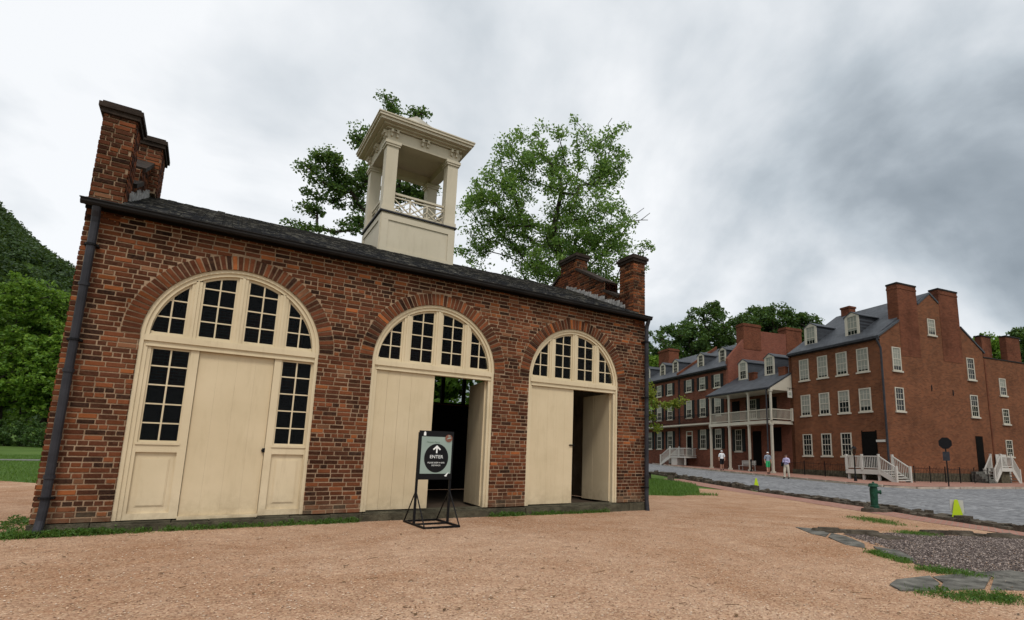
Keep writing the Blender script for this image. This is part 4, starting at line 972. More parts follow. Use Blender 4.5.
# hanging sign at the porch end
hs=thing('hanging_sign',TF@Vector((-.6,8.35,6.2)),'small white square sign hung under the right end of the porch roof','sign',None,ang)
m=MB(TF); m.box((-.78,8.32,6.38),(-.30,8.38,7.0)); 
m.build('board',MT['white2'],hs)
m=MB(TF); m.bar((-.54,8.35,7.0),(-.54,8.35,7.2),.03); m.bar((-.8,8.35,7.2),(-.0,8.35,7.2),.04); m.build('bracket',MT['iron'],hs)
m=MB(TF); m.box((-.70,8.313,6.60),(-.38,8.319,6.66)); m.box((-.70,8.313,6.75),(-.38,8.319,6.81)); m.build('print_line',MT['signgreen'],hs)
# ---- the terrace to the left (two houses)
def rowhouse(s0,s1,name,label,wins,doors,dorms,eave=10.42,ridge=14.0,depth=11,party=True,seed=0):
    b=bthing(name,s0,label,'building','brick terrace houses across the street'); tm_=depth/2
    m=MB(TF); m.box((0,s0+.2,zb),(.3,s1,eave)); m.box((depth-.3,s0+.2,zb),(depth,s1,eave)); m.prism([(0,zb),(depth,zb),(depth,eave),(tm_,ridge),(0,eave)],'y',s1-.2,s1-.001); m.build('wall',MT['brickRow'],b)
    m=MB(TF); m.prism([(-.3,eave-.14),(tm_,ridge),(depth+.3,eave-.1),(depth+.3,eave+.02),(tm_,ridge+.14),(-.3,eave+.02)],'y',s0+.02,s1-.01); m.build('roof',MT['slate'],b)
    m=MB(TF); m.box((-.36,s0,eave-.2),(-.2,s1,eave-.04)); m.box((-.2,s0,eave-.34),(-.0,s1,eave-.15)); m.build('gutter',MT['copper'],b)
    for s in wins:
        fwin(b,'f',s,8.4,9.75,1.0,0,shut=True,blind=.6); fwin(b,'f',s,5.5,7.4,1.0,0,shut=True,blind=.5)
        if s not in doors: fwin(b,'f',s,2.12,4.12,1.0,0,shut=True,blind=.3)
    for s in doors:
        m=MB(TF); m.box((-.03,s-.45,1.3),(0,s+.45,3.5)); m.build('door',MT['hidden'],b)
        f=MB(TF); f.box((-.06,s-.58,1.3),(0,s-.45,4.05)); f.box((-.06,s+.45,1.3),(0,s+.58,4.05)); f.box((-.06,s-.45,3.95),(0,s+.45,4.05)); f.box((-.05,s-.45,3.5),(0,s+.45,3.58)); f.build('door_frame',MT['white'],b)
    for s in dorms: dormer(b,s,1.0,11.05,12.85,1.15,slope=.65)
    return b
rA=rowhouse(S1,25.6,'terrace_house','shuttered brick terrace house next to the porch house, with high brick parapet wall',(18.65,21.15,23.6),(23.6,),(18.95,22.7))
rB=rowhouse(25.6,36.5,'terrace_house','farthest shuttered brick terrace house with yellow-green tree in front and end chimney',(27.4,29.7,31.85,34.5),(),(27.65,30.45,34))
# high party wall with two chimneys at s=17.1
m=MB(TF); m.prism([(0,8.2),(0,11.2),(2.1,13.4),(4.4,14.5),(7.9,14.55),(10.2,13.2),(11,11),(11,8)],'y',S1-.2,S1+.18); pw=m.build('parapet_wall',MT['brickWall'],rA)
for t0,t1,zt in ((2.1,4.4,15.15),(7.95,10.2,15.4)):
    m=MB(TF); m.box((t0,S1-.24,12.4),(t1,S1+.9,zt)); m.box((t0-.06,S1-.30,zt-.3),(t1+.06,S1+.96,zt-.15)); m.build('chimney',MT['brickBigB'],rA)
m=MB(TF); m.prism([(-.2,10.4),(5.5,14.1),(5.5,14.5),(-.2,10.75)],'y',25.5,25.72); m.build('parapet_wall',MT['brickBigB'],rB)
m=MB(TF); m.box((4.2,33.9,13),(5.8,36.4,15.6)); m.box((4.1,33.8,15.3),(5.9,36.5,15.45)); m.build('chimney',MT['brickBigB'],rB)
# iron balcony along the terrace
for b,s0,s1 in ((rA,17.3,25.55),(rB,25.65,36.4)):
    m=MB(TF); m.box((-1.3,s0,4.55),(-.0,s1,4.70)); bal=m.build('balcony',MT['white'],b)
    m=MB(TF); m.bar((-1.25,s0,5.6),(-1.25,s1,5.6),.05); m.bar((-1.25,s0,4.85),(-1.25,s1,4.85),.04); n=int((s1-s0)/.12)
    for k in range(n+1): s=s0+(s1-s0)*k/n; m.bar((-1.25,s,4.70),(-1.25,s,5.6),.022)
    m.build('balcony_railing',MT['iron'],bal)
m=MB(TF); m.tube([(-.1,25.4,10),(-.1,25.4,.4)],.06,8); m.build('downspout',MT['pipe'],rB)

# ---- white timber stairs
def stairs(parent,x0,x1,s0,dirn,z0,z1,n,mat='white2',run=.27,axis='s'):
    """flight going along +-y(local) from s0 down to z0"""
    for k in range(n):
        z=z1-(z1-z0)*(k+1)/(n); a=s0+dirn*run*k; b=a+dirn*run*1.1
        m=MB(TF)
        if axis=='s': m.box((x0,a,z+ (z1-z0)/n-.05-(z1-z0)/n*0),(x1,b,z+(z1-z0)/n)); 
        else: m.box((a,x0,z+(z1-z0)/n-.05),(b,x1,z+(z1-z0)/n))
        m.build('tread',MT[mat],parent)
    end=s0+dirn*run*n
    for xx in (x0,x1):
        m=MB(TF)
        if axis=='s': m.bar((xx,s0,z1-.12),(xx,end,z0-.0),.05,.26)
        else: m.bar((s0,xx,z1-.12),(end,xx,z0),.05,.26)
        m.build('stringer',MT[mat],parent)
        if axis=='s': a,b=(xx,s0,z1),(xx,end,z0)
        else: a,b=(s0,xx,z1),(end,xx,z0)
        railing(parent,a,b,0,.95,mat=mat,sp=.14)
        for P in (a,b): m=MB(TF); m.box((P[0]-.06,P[1]-.06,P[2]-.25),(P[0]+.06,P[1]+.06,P[2]+1.08)); m.build('newel_post',MT[mat],parent)
    return end
def gl(t,s):
    p=TF@Vector((t,s,0)); return G(p.x,p.y)+.12
fs=bthing('front_stair',1.4,'long white railed landing and stair at the front door of the corner house','stair')
m=MB(TF); m.box((-1.75,-.55,.42),(-.15,2.05,.55)); m.box((-1.80,-.60,.25),(-1.75,2.10,.56)); m.build('landing',MT['white2'],fs)
for s in (-.45,.75,1.95): m=MB(TF); m.box((-1.7,s-.07,gl(-1.7,s)-.1),(-1.56,s+.07,.42)); m.build('leg',MT['white2'],fs)
railing(fs,(-1.75,2.03,0),(-1.75,-.5,0),.56,mat='white2'); railing(fs,(-1.75,2.03,0),(-.2,2.03,0),.56,mat='white2')
for s in (2.03,.75): m=MB(TF); m.box((-1.82,s-.07,.5),(-1.68,s+.07,1.62)); m.build('newel_post',MT['white2'],fs)
stairs(fs,-1.75,-.35,-.55,-1,gl(-1,-2.2),.55,5,run=.25)
ss=thing('side_stair',TF@Vector((13,-1,0)),'small white double stair with landing against the brick wing at right','stair',None,ang)
m=MB(TF); m.box((11.2,-1.1,.72),(12.6,-.2,.84)); m.box((11.15,-1.15,.58),(12.65,-1.1,.85)); m.build('landing',MT['white2'],ss)
m=MB(TF); m.box((11.35,-.95,-.5),(12.45,-.22,.57)); m.build('base',MT['stone'],ss)
railing(ss,(11.2,-1.1,0),(12.6,-1.1,0),.84,.85,mat='white2')
for s0_,dn in ((11.2,-1),(12.6,1)): stairs(ss,-1.1,-.4,s0_,dn,gl(11.9+dn*1.4,-1.2),.84,5,axis='t',run=.19)
m=MB(TF); m.box((12.3,-.19,.2),(13.7,-.15,1.9)); m.build('side_board',MT['white2'],ss)
# stone steps to the side door
st=thing('stone_steps',TF@Vector((10.8,-.6,0)),'short grey stone steps below the side door of the corner house','steps',None,ang)
for k in range(5):
    m=MB(TF); m.box((9.0,-.32-.2*(k+1),-.5),(10.1,-.32-.2*k,.52-.17*k)); m.build('step',MT['slab'],st)
m=MB(TF); m.box((9.0,-.315,-.5),(10.9,-.16,.54)); m.build('landing',MT['slab'],st)
rs_=bthing('doorway_stair',24,'white railed stair at the terrace doorway beneath the iron balcony','stair')
zg=gl(-1.5,25)+.0
m=MB(TF); m.box((-1.6,22.3,1.12),(-.12,25.1,1.28)); m.build('landing',MT['white2'],rs_)
m=MB(TF); m.box((-1.5,23.9,zg),(-.2,25.0,1.12)); m.build('base_box',MT['white2'],rs_)
m=MB(TF); m.box((-1.55,22.35,zg),(-1.45,22.45,1.12)); m.build('leg',MT['white2'],rs_)
railing(rs_,(-1.6,22.3,0),(-1.6,25.1,0),1.28,.85,mat='white2'); railing(rs_,(-1.6,22.3,0),(-.12,22.3,0),1.28,.85,mat='white2')
stairs(rs_,-1.6,-.4,25.1,1,gl(-1,27),1.28,6,run=.32)

# ---- iron fence, lamp, stop sign
def ironfence(name,a,b,label):
    a=Vector(a);b=Vector(b); p=TF@a; o=thing(name,(p.x,p.y,gl(a.x,a.y)-.02),label,'fence','iron railings round the corner house',ang)
    n=max(1,int((b-a).length/1.5))
    for k in range(n+1):
        q=a.lerp(b,k/n); z=gl(q.x,q.y); m=MB(TF); m.box((q.x-.022,q.y-.022,z-.1),(q.x+.022,q.y+.022,z+1.08)); m.box((q.x-.03,q.y-.03,z+1.08),(q.x+.03,q.y+.03,z+1.13)); m.build('post',MT['iron'],o)
    m=MB(TF)
    za,zb_=gl(a.x,a.y),gl(b.x,b.y)
    for h in (.15,.95): m.bar((a.x,a.y,za+h),(b.x,b.y,zb_+h),.022)
    n=int((b-a).length/.16)
    for k in range(n+1): q=a.lerp(b,k/n); z=gl(q.x,q.y); m.bar((q.x,q.y,z+.05),(q.x,q.y,z+1.0+.06*(k%2)),.013)
    m.build('bars',MT['iron'],o)
ironfence('iron_fence',(-1.3,2.4,0),(-1.3,8.4,0),'black iron railing in front of the corner house, left of its front stair')
ironfence('iron_fence',(.6,-1.4,0),(8.9,-1.4,0),'long black iron railing along the gable wall of the corner house')
lp=Vector((37.3,9.5,0)); lz=G(lp.x,lp.y)+.12
lamp=thing('street_lamp',(lp.x,lp.y,lz),'slim black post lamp with lantern head at the kerb by the white front stair','street lamp')
T=Matrix.Translation((lp.x,lp.y,lz))@Matrix.Scale(.84,4); m=MB(T); m.tube([(0,0,0),(0,0,.35),(0,0,.4),(0,0,2.0),(0,0,2.1)],[.12,.10,.055,.04,.07],10); m.bar((-.22,0,1.85),(.22,0,1.85),.03); m.build('post',MT['iron'],lamp)
m=MB(T)
for sx in (-1,1):
    for sy in (-1,1): m.bar((sx*.08,sy*.08,2.12),(sx*.13,sy*.13,2.5),.022)
m.box((-.1,-.1,2.10),(.1,.1,2.13)); m.add([(-.17,-.17,2.5),(.17,-.17,2.5),(.17,.17,2.5),(-.17,.17,2.5),(0,0,2.72)],[(0,3,2,1),(0,1,4),(1,2,4),(2,3,4),(3,0,4)]); m.build('lantern_frame',MT['iron'],lamp)
m=MB(T); m.add([(-.07,-.07,2.14),(.07,-.07,2.14),(.07,.07,2.14),(-.07,.07,2.14),(-.12,-.12,2.49),(.12,-.12,2.49),(.12,.12,2.49),(-.12,.12,2.49)],[(0,3,2,1),(4,5,6,7),(0,1,5,4),(1,2,6,5),(2,3,7,6),(3,0,4,7)]); m.build('lantern_glass',MT['glass'],lamp)
sp_=Vector((39.6,5.0)); zq=G(sp_.x,sp_.y)+.1
stp=thing('road_sign',(sp_.x,sp_.y,zq),'dark octagonal road sign seen from behind on a thin pole before the gable wall','road sign')
dd=Vector((sp_.x-CAMP.x,sp_.y-CAMP.y)); T=Matrix.Translation((sp_.x,sp_.y,zq))@Matrix.Rotation(math.atan2(dd.y,dd.x)-math.pi/2+.15,4,'Z')
m=MB(T); m.box((-.035,-.02,-.2),(.035,.02,2.9)); m.build('pole',MT['iron'],stp)
m=MB(T); m.prism([(.37*math.cos(R(22.5+45*k)),2.62+.37*math.sin(R(22.5+45*k))) for k in range(8)],'y',-.04,-.022); m.build('octagon_plate',MT['iron'],stp)
m=MB(T); m.prism([(-.18,1.55),(.18,1.55),(.18,2.1),(-.18,2.1)],'y',-.04,-.022); m.build('lower_plate',MT['pipe'],stp)

# ---- planter / white bench clutter beneath the porch
q=TF@Vector((-1.6,12.6,0)); z=gl(-1.6,12.6)
bn=thing('white_bench',(q.x,q.y,z),'low white slatted bench under the porch beside a column','bench',None,ang)
m=MB(TF); 
for k in range(4): m.box((-1.9+k*.12,11.8,z+.42),(-1.8+k*.12,13.6,z+.46))
m.build('seat',MT['white2'],bn)
m=MB(TF); 
for k in range(3): m.box((-1.42,11.8,z+.55+k*.13),(-1.38,13.6,z+.64+k*.13))
m.build('backrest',MT['white2'],bn)
for s in (11.9,13.5):
    for x in (-1.86,-1.44): m=MB(TF); m.box((x-.03,s-.03,z),(x+.03,s+.03,z+.42 if x<-1.6 else z+.9)); m.build('leg',MT['white2'],bn)
q=TF@Vector((PX-.3,10.9,0)); z=gl(PX-.3,10.9)
bo=thing('black_bollard',(q.x,q.y,z),'short black iron bollard at the kerb before the porch','bollard')
m=MB(Matrix.Translation((q.x,q.y,z))); m.tube([(0,0,0),(0,0,.1),(0,0,.12),(0,0,.85),(0,0,.9),(0,0,1.0),(0,0,1.06)],[.11,.11,.06,.055,.09,.08,.02],10); m.build('shaft',MT['iron'],bo)

# ---- things near the road on this side
bx_,by_=22.1,11.9
be=thing('park_bench',(bx_,by_,G(bx_,by_)),'low dark timber backless bench on the grass right of the engine house','bench')
dirb=Vector((.55,-.83,0)).normalized(); T=Matrix.Translation((bx_,by_,G(bx_,by_)))@Matrix.Rotation(math.atan2(dirb.y,dirb.x),4,'Z')
m=MB(T)
for k in range(3): m.box((-2.2,-.22+k*.15,.38),(1.0,-.09+k*.15,.44))
m.build('seat',MT['kerb'],be)
for x in (-1.9,-.5,.75):
    m=MB(T); m.box((x-.14,-.18,-.05),(x+.14,.18,.378)); m.build('leg',MT['kerb'],be)
# hydrant-like green post on a stone block
hx_,hy_=16.9,-2.35; hz=G(hx_,hy_)
m=MB(); 
for (dx,dy,a,b,h) in ((-.35,-.05,.42,.3,.10),(.05,.1,.4,.3,.12),(.4,-.05,.35,.28,.09),(0,-.25,.5,.2,.08)):
    m.add([(hx_+dx+sx*a/2*k2,hy_+dy+sy*b/2*k2,z_) for z_,k2 in ((hz-.05,1),(hz+h,.85)) for sx,sy in ((-1,-1),(1,-1),(1,1),(-1,1))],[(0,3,2,1),(4,5,6,7),(0,1,5,4),(1,2,6,5),(2,3,7,6),(3,0,4,7)])
lab(m.build('stone_block',MT['kerb']),'rough dark stones at the foot of the green hydrant','stone')
hy=thing('fire_hydrant',(hx_,hy_,hz+.09),'dark green cast iron post hydrant with side nozzle standing on rough stones','hydrant')
T=Matrix.Translation((hx_,hy_,hz+.09))@Matrix.Rotation(R(-50),4,'Z')@Matrix.Diagonal((.85,.85,1,1))
m=MB(T); m.tube([(0,0,0),(0,0,.06),(0,0,.07),(0,0,.50),(0,0,.56)],[.135,.135,.108,.118,.10],14); m.build('barrel',MT['hyd'],hy)
m=MB(T); m.tube([(0,0,.555),(0,0,.575),(0,0,.60),(0,0,.64),(0,0,.655)],[.155,.155,.14,.13,.03],14); m.tube([(0,0,.65),(0,0,.69)],.03,6); m.build('cap',MT['hyd'],hy)
m=MB(T); m.tube([(.09,0,.42),(.17,0,.42),(.175,0,.42),(.21,0,.42)],[.045,.045,.062,.062],10); m.build('nozzle',MT['hyd'],hy)
m=MB(T); m.tube([(0,-.09,.32),(0,-.14,.32)],.04,8); m.build('side_cap',MT['hyd'],hy)
def marker(x,y,label,plate):
    z=G(x,y)+.0; t=thing('marker_flag',(x,y,z),label,'marker')
    d=Vector((x-CAMP.x,y-CAMP.y)); T=Matrix.Translation((x,y,z))@Matrix.Rotation(math.atan2(d.y,d.x)-math.pi/2+.12,4,'Z')
    m=MB(T); m.tube([(0,0,-.05),(0,0,.18)],.012,6); m.build('stake',MT['pkerb'],t)
    m=MB(T); m.add([(-.11,-.03,.07),(.12,-.03,.07),(.12,.03,.07),(-.11,.03,.07),(-.035,-.012,.47),(.03,-.012,.47),(.03,.012,.47),(-.035,.012,.47)],[(0,3,2,1),(4,5,6,7),(0,1,5,4),(1,2,6,5),(2,3,7,6),(3,0,4,7)])
    m.build('yellow_panel',MT['yellow'],t)
    if plate: m=MB(T); m.box((-.12,.035,.16),(.14,.05,.46)); m.build('white_plate',MT['white2'],t)
marker(16.55,-4.45,'bright yellow tapered marker on a white plate by the stone edging at right',True)
marker(23.25,6.4,'bright yellow marker without a plate farther up the road edge',False)

# ---- flagstones, dark gravel patch, stone rubble
def P(u,v):
    """pixel to ground"""
    d=fw+r2*((u-512-SX)/F)-u2*((v-310-SY)/F); z=-.2
    for _ in range(50):
        t=(z-CAMP.z)/d.z; p=CAMP+d*t; z=.5*z+.5*G(p.x,p.y)
    return (p.x,p.y)
lab(sheet('dark_gravel_bed',[(11.2,-4.75),(12.35,-5.05),(12.7,-5.5),(13.9,-6.6),(13.6,-8.6),(9.3,-8.1),(9.1,-7.3),(9.2,-6.85),(9.9,-6.4),(10.6,-5.7)],MT['dgravel'],.010,.4),kind='structure')
def flag(poly,name,label,h=.018):
    m=MB(); pts=[P(*q) for q in poly]; c=(sum(p[0] for p in pts)/len(pts),sum(p[1] for p in pts)/len(pts)); z=G(*c)
    n=len(pts); vs=[(p[0],p[1],z-.03) for p in pts]+[(c[0]+(p[0]-c[0])*.97,c[1]+(p[1]-c[1])*.97,z+h+rnd.uniform(-.006,.006)) for p in pts]
    m.add(vs,[tuple(range(2*n-1,n-1,-1))]+[(i,(i+1)%n,(i+1)%n+n,i+n) for i in range(n)])
    for i,f in enumerate(m.f):
        pass
    return lab(m.build(name,MT['slab']),label,'stone slab','flagstones edging the dark gravel bed')
flag([(795,527.5),(818,530),(830,533.5),(826,537.5),(812,534.5)],'flagstone','pale grey flagstone at the far left tip of the stone border')
flag([(831,533.8),(846,537),(865,545),(866,549),(846,545.5),(828,538)],'flagstone','grey flagstone between the left tip and the middle slab of the stone border')
flag([(873,547.5),(898,552),(914,559),(915,562.5),(900,560),(882,555)],'flagstone','grey flagstone in the middle of the stone border beside the small weed strip')
flag([(889,586),(896,581),(930,577.5),(940,584),(936,592),(900,592)],'flagstone','large flat flagstone at the lower left of the stone border')
flag([(932,577.5),(975,574),(992,577),(985,590),(939,592),(943,584)],'flagstone','large flat flagstone between the lower left slab and the right-hand slab')
flag([(977,574),(1010,572),(1045,577),(1050,592),(990,591),(994,578)],'flagstone','large flat flagstone at the right edge, in front of the dark gravel')
m=MB()
for (u0,v0,u1,v1) in ((823,531.5,895,540),(928,533.5,1030,540)):
    n=14 if u0<900 else 10
    for k in range(n):
        x,y=P(u0+(u1-u0)*(k+rnd.random()*.4)/n,v0+(v1-v0)*k/n+rnd.uniform(-.7,.7)-(1.4 if (u0<900) else 0)*math.sin(k/n*3.1)); z=G(x,y); a=rnd.uniform(.12,.26);b=rnd.uniform(.06,.12);h=rnd.uniform(.03,.08); th=rnd.uniform(-.5,.5)-.4
        m.add([(x+(sx*a*math.cos(th)-sy*b*math.sin(th))*k2,y+(sx*a*math.sin(th)+sy*b*math.cos(th))*k2,z_+rnd.uniform(-.01,.01)) for z_,k2 in ((z-.03,1),(z+h,.75)) for sx,sy in ((-1,-1),(1,-1),(1,1),(-1,1))],[(0,3,2,1),(4,5,6,7),(0,1,5,4),(1,2,6,5),(2,3,7,6),(3,0,4,7)])
lab(m.build('rubble_stones',MT['kerb']),'line of small dark stones along the far side of the gravel bed','stones',kind='stuff')
# loose pebbles on the yard
def pebbles(name,n,region,smin,smax,mat,label,seed):
    rs=np.random.RandomState(seed); base=np.array([(1,0,0),(-1,0,0),(0,1,0),(0,-1,0),(0,0,1),(0,0,-.4)],float)
    fc=np.array([(0,2,4),(2,1,4),(1,3,4),(3,0,4),(2,0,5),(1,2,5),(3,1,5),(0,3,5)]); vs=[];fs=[];cs=[];k=0
    pal=np.array([(.44,.28,.17),(.50,.35,.24),(.34,.20,.12),(.54,.42,.32),(.23,.14,.09),(.40,.25,.15)]) if mat is None else np.array([(.07,.054,.048),(.12,.095,.088),(.22,.18,.16),(.04,.032,.03),(.34,.28,.25)])
    while k<n:
        p=region(rs)
        if p is None: continue
        s=rs.uniform(smin,smax)**1; P_=base*rs.uniform(.6,1.2,(6,3))*np.array([s,s*.8,s*.55]); a=rs.uniform(0,6.28); c,s_=math.cos(a),math.sin(a); P_=P_@np.array([[c,-s_,0],[s_,c,0],[0,0,1]])
        vs.append(P_+np.array([p[0],p[1],G(*p)+.008])); fs.append(fc+6*k); cs.append(np.repeat(pal[rs.randint(len(pal))][None]*rs.uniform(.8,1.15),6,0)); k+=1
    me=bpy.data.meshes.new(name); me.from_pydata(np.vstack(vs).tolist(),[],np.vstack(fs).tolist())
    at_=me.attributes.new('clay','FLOAT_COLOR','POINT'); c4=np.c_[np.vstack(cs),np.ones(6*n)]; at_.data.foreach_set('color',c4.ravel())
    mm=NT(name+'_mat',.9,.2); aa=mm.n('ShaderNodeAttribute'); aa.attribute_name='clay'; mm.col(aa.outputs['Color']); me.materials.append(mm.m)
    o=bpy.data.objects.new(name,me); COL.objects.link(o); lab(o,label,'gravel',kind='stuff')
def yard(rs):
    r=3+11*rs.uniform()**1.3; a=YAW+rs.uniform(-.85,.75); x=CAMP.x+r*math.sin(a); y=CAMP.y+r*math.cos(a)
    if y>-.15 and -.1<x<W_+.1: return None
    if x>13.5 and y<-1: return None
    return (x,y)
pebbles('pebbles',36000,yard,.004,.013,None,'loose orange and tan pebbles over the gravel yard',11)
m=MB()
rs1=np.random.RandomState(5)
for k in range(420):
    p=yard(rs1)
    if p is None: continue
    z=G(*p)+.012; a=rs1.uniform(0,6.28); l=rs1.uniform(.012,.035); c,s_=math.cos(a)*l,math.sin(a)*l
    if k%4: m.add([(p[0]-c,p[1]-s_,z),(p[0]+s_*.5,p[1]-c*.5,z+.004),(p[0]+c,p[1]+s_,z+rs1.uniform(0,.01)),(p[0]-s_*.5,p[1]+c*.5,z+.005)],[(0,1,2,3)])
    else: m.bar((p[0]-c*2,p[1]-s_*2,z),(p[0]+c*2,p[1]+s_*2,z+.004),.004)
lab(m.build('leaf_litter',simple('dry_leaf',(.13,.075,.035),.8,var=.6,scale=3)),'scattered dry leaves and twigs lying on the gravel yard','leaf litter',kind='stuff')
def bed(rs):
    x=rs.uniform(9.2,13.8);y=rs.uniform(-8.3,-5)
    if y>-5.0-(x-12.2)*.85 and x>12.2: return None
    if x<11.2 and y>-4.75-(11.2-x)*1.25: return None
    return (x,y)
pebbles('bed_stones',13000,bed,.007,.022,1,'coarse dark stones filling the gravel bed',12)

# ------------------------------------------------------------------ grass and weeds
def blades(name,n,region,hmin,hmax,w,mat,label,cat,seed,lean=.45,dz=0):
    rs=np.random.RandomState(seed); vs=np.zeros((n,3,3)); k=0
    while k<n:
        p=region(rs)
        if p is None: continue
        h=rs.uniform(hmin,hmax); a=rs.uniform(0,6.28); l=rs.normal(0,lean,2)*h; z=G(p[0],p[1])+dz
        dx,dy=math.cos(a)*w*rs.uniform(.6,1.3),math.sin(a)*w*rs.uniform(.6,1.3)
        vs[k]=((p[0]-dx,p[1]-dy,z),(p[0]+dx,p[1]+dy,z),(p[0]+l[0],p[1]+l[1],z+h)); k+=1
    me=bpy.data.meshes.new(name); me.from_pydata(vs.reshape(-1,3).tolist(),[],np.arange(3*n).reshape(-1,3).tolist()); me.materials.append(mat)
    o=bpy.data.objects.new(name,me); COL.objects.link(o); lab(o,label,cat,kind='stuff'); return o
def lawnL(rs):
    y=11+39*rs.uniform()**1.4; x=rs.uniform(-26,-.3)
    if y<11.5-(x+1.2)*1.1 and y<17: return None
    if 34.2<y<38.4: return None
    return (x,y)
blades('lawn_grass',60000,lawnL,.05,.13,.012,MT['grass'],'mown green lawn left of and behind the engine house','grass',21)
def lawnR(rs):
    x=rs.uniform(10.9,22.5);y=rs.uniform(3.2,13)
    lim=3.4+abs(x-17.3)*.28 if x<17.4 else 4.4+(x-17.4)*1.0
    if x<15.2: lim=max(lim,9.5-(x-10.8)*1.45)
    if y<lim or x>19.9+(y-3.2)*.42-.5: return None
    return (x,y)
blades('verge_grass',30000,lawnR,.05,.14,.012,MT['grass'],'triangle of bright green grass between the engine house and the road path','grass',22)
def strip(cells,sp):
    def f(rs):
        c=cells[rs.randint(len(cells))]; return (c[0]+rs.normal(0,c[2]),c[1]+rs.normal(0,c[3]))
    return f
def weeds(name,cells,n,size,label,seed,h=.07):
    rs=np.random.RandomState(seed); cs=[];rad=[]
    for c in cells:
        for _ in range(max(2,int(c[4]))): x=c[0]+rs.normal(0,c[2]);y=c[1]+rs.normal(0,c[3]); cs.append((x,y,G(x,y)+rs.uniform(.01,h))); rad.append(rs.uniform(.035,.08))
    o=leafmesh(name,cs,rad,n,size,MT['weed'],None,seed,.7); lab(o,label,'weeds',kind='stuff'); return o
foot=[]
for x0,x1,d in ((-.15,.75,10),(.8,1.35,9),(1.5,2.3,4),(2.2,3.3,5),(3.35,4.15,8),(6.7,7.4,9),(7.6,8.4,7),(8.5,9.6,4)):
    n=int((x1-x0)/.1)
    for k in range(n): foot.append((x0+(x1-x0)*k/n,-.17 if x0>1.4 else -.2,.05,.05 if x0>1.4 else .07,d*.5))
foot+=[(x_/10,-.21,.06,.05,6) for x_ in range(-2,9)]
foot+=[(-.35+.1*k,-.05-.1*(k%3),.12,.12,7) for k in range(4)]+[(-.5,.6,.25,.3,60),(-.3,1.6,.2,.3,40)]
weeds('wall_weeds',foot,14,.022,'low green weeds growing along the foot of the brick front wall',31)
blades('wall_grass',5000,strip([(c[0],c[1],c[2]*1.3,c[3]*1.1) for c in foot],0),.03,.11,.005,MT['grass'],'thin grass tufts among the weeds at the foot of the wall','grass',33)
def tuft(px,r,n,label,seed,dens=8):
    cells=[]
    for (u0,v0,u1,v1,wd) in px:
        a=P(u0,v0);b=P(u1,v1); k_=max(2,int(math.dist(a,b)/.1))
        for k in range(k_):
            if k and rnd.random()<.38: continue
            cells.append((a[0]+(b[0]-a[0])*k/k_,a[1]+(b[1]-a[1])*k/k_,wd,wd,dens))
    weeds('weed_patch',cells,n,.017,label,seed,.035); 
    blades('weed_grass',1100,strip([(c[0],c[1],c[2],c[3]) for c in cells],0),.02,.07,.004,MT['grass'],label.replace('weeds','grass blades'),'grass',seed+50)
tuft([(872,553,915,566,.05)],1,10,'thin strip of weeds beside the middle flagstone',41)
tuft([(925,570,978,577,.10),(945,573,984,580,.08)],1,12,'patch of weeds between the dark gravel and the large flagstones',42)
tuft([(925,594,1035,600,.10),(960,600,1045,603,.07)],1,12,'row of green weeds in front of the large flagstones at lower right',43)
tuft([(858,518,902,526,.16)],1,10,'green weeds around the base of the hydrant stones',44)
tuft([(906,533,930,536,.14)],1,8,'small patch of weeds beside the far dark stones',45,5)

# ------------------------------------------------------------------ trees
# behind the engine house
d1=21
b1=[B(326,172,22,d1,.7),B(312,205,15,d1,.6),B(345,195,20,d1,.8,dd=1),B(350,222,12,d1,.6),B(366,140,14,d1,.7,dd=-.5),B(390,108,13,d1,.6,dd=.5),B(420,112,10,d1,.5),B(300,228,13,d1,.5,dy=.5),B(328,232,15,d1,.5,dy=.5),B(360,175,14,d1,.7,dd=1),B(422,190,17,d1,dd=1),B(400,190,16,d1,dd=1),B(385,225,18,d1,dd=1)]
p=at(392,470,d1+.5); tree('locust_tree',(p.x,p.y,G(p.x,p.y)-.1),tuple(at(385,190,d1+.5)),b1,190,85,.42,.070,.17,MT['leafA'],'dark leafed tree with open crooked limbs left of and behind the cupola','tree',51,shell=.15,flat=.55)
d2=27
b2=[B(540,205,55,d2),B(590,165,36,d2,dd=1),B(500,215,42,d2),B(606,215,34,d2,dd=-1),B(540,150,30,d2),B(572,133,18,d2),B(608,140,20,d2),B(614,172,20,d2),B(632,248,20,d2,dy=.7),B(476,240,28,d2),B(470,280,24,d2),B(560,270,60,d2,dd=1),B(512,165,28,d2),B(600,255,38,d2),B(644,258,10,d2),B(475,205,14,d2)]
p=at(562,480,d2); ex=[tuple(at(*q,d2)) for q in ((612,118),(608,124),(619,124),(616,130),(650,213),(644,208),(641,220),(636,214),(648,220))]
tree('maple_tree',(p.x,p.y,G(p.x,p.y)-.1),tuple(at(556,190,d2)),b2,540,78,.52,.082,.20,MT['leafB'],'large light green leafy tree with bare twigs behind the right half of the engine house','tree',52,shell=.1,flat=.8,extra=ex)
# more greenery seen through the back windows and over the roof foot
for k,(u,v,dist,rr,lb) in enumerate(((470,400,34,60,'dense green tree seen through the middle doorway'),(560,390,38,48,'dense green tree seen through the right-hand doorway windows'))):
    p=at(u,v,dist); tree('shade_tree',(p.x,p.y,G(p.x,p.y)-.1),(p.x,p.y,p.z),[B(u,v-10,rr,dist),B(u-50,v+10,rr*.7,dist),B(u+50,v+5,rr*.7,dist)],230,90,.9,.2,.2,MT['leafC'],lb,'tree',60+k)
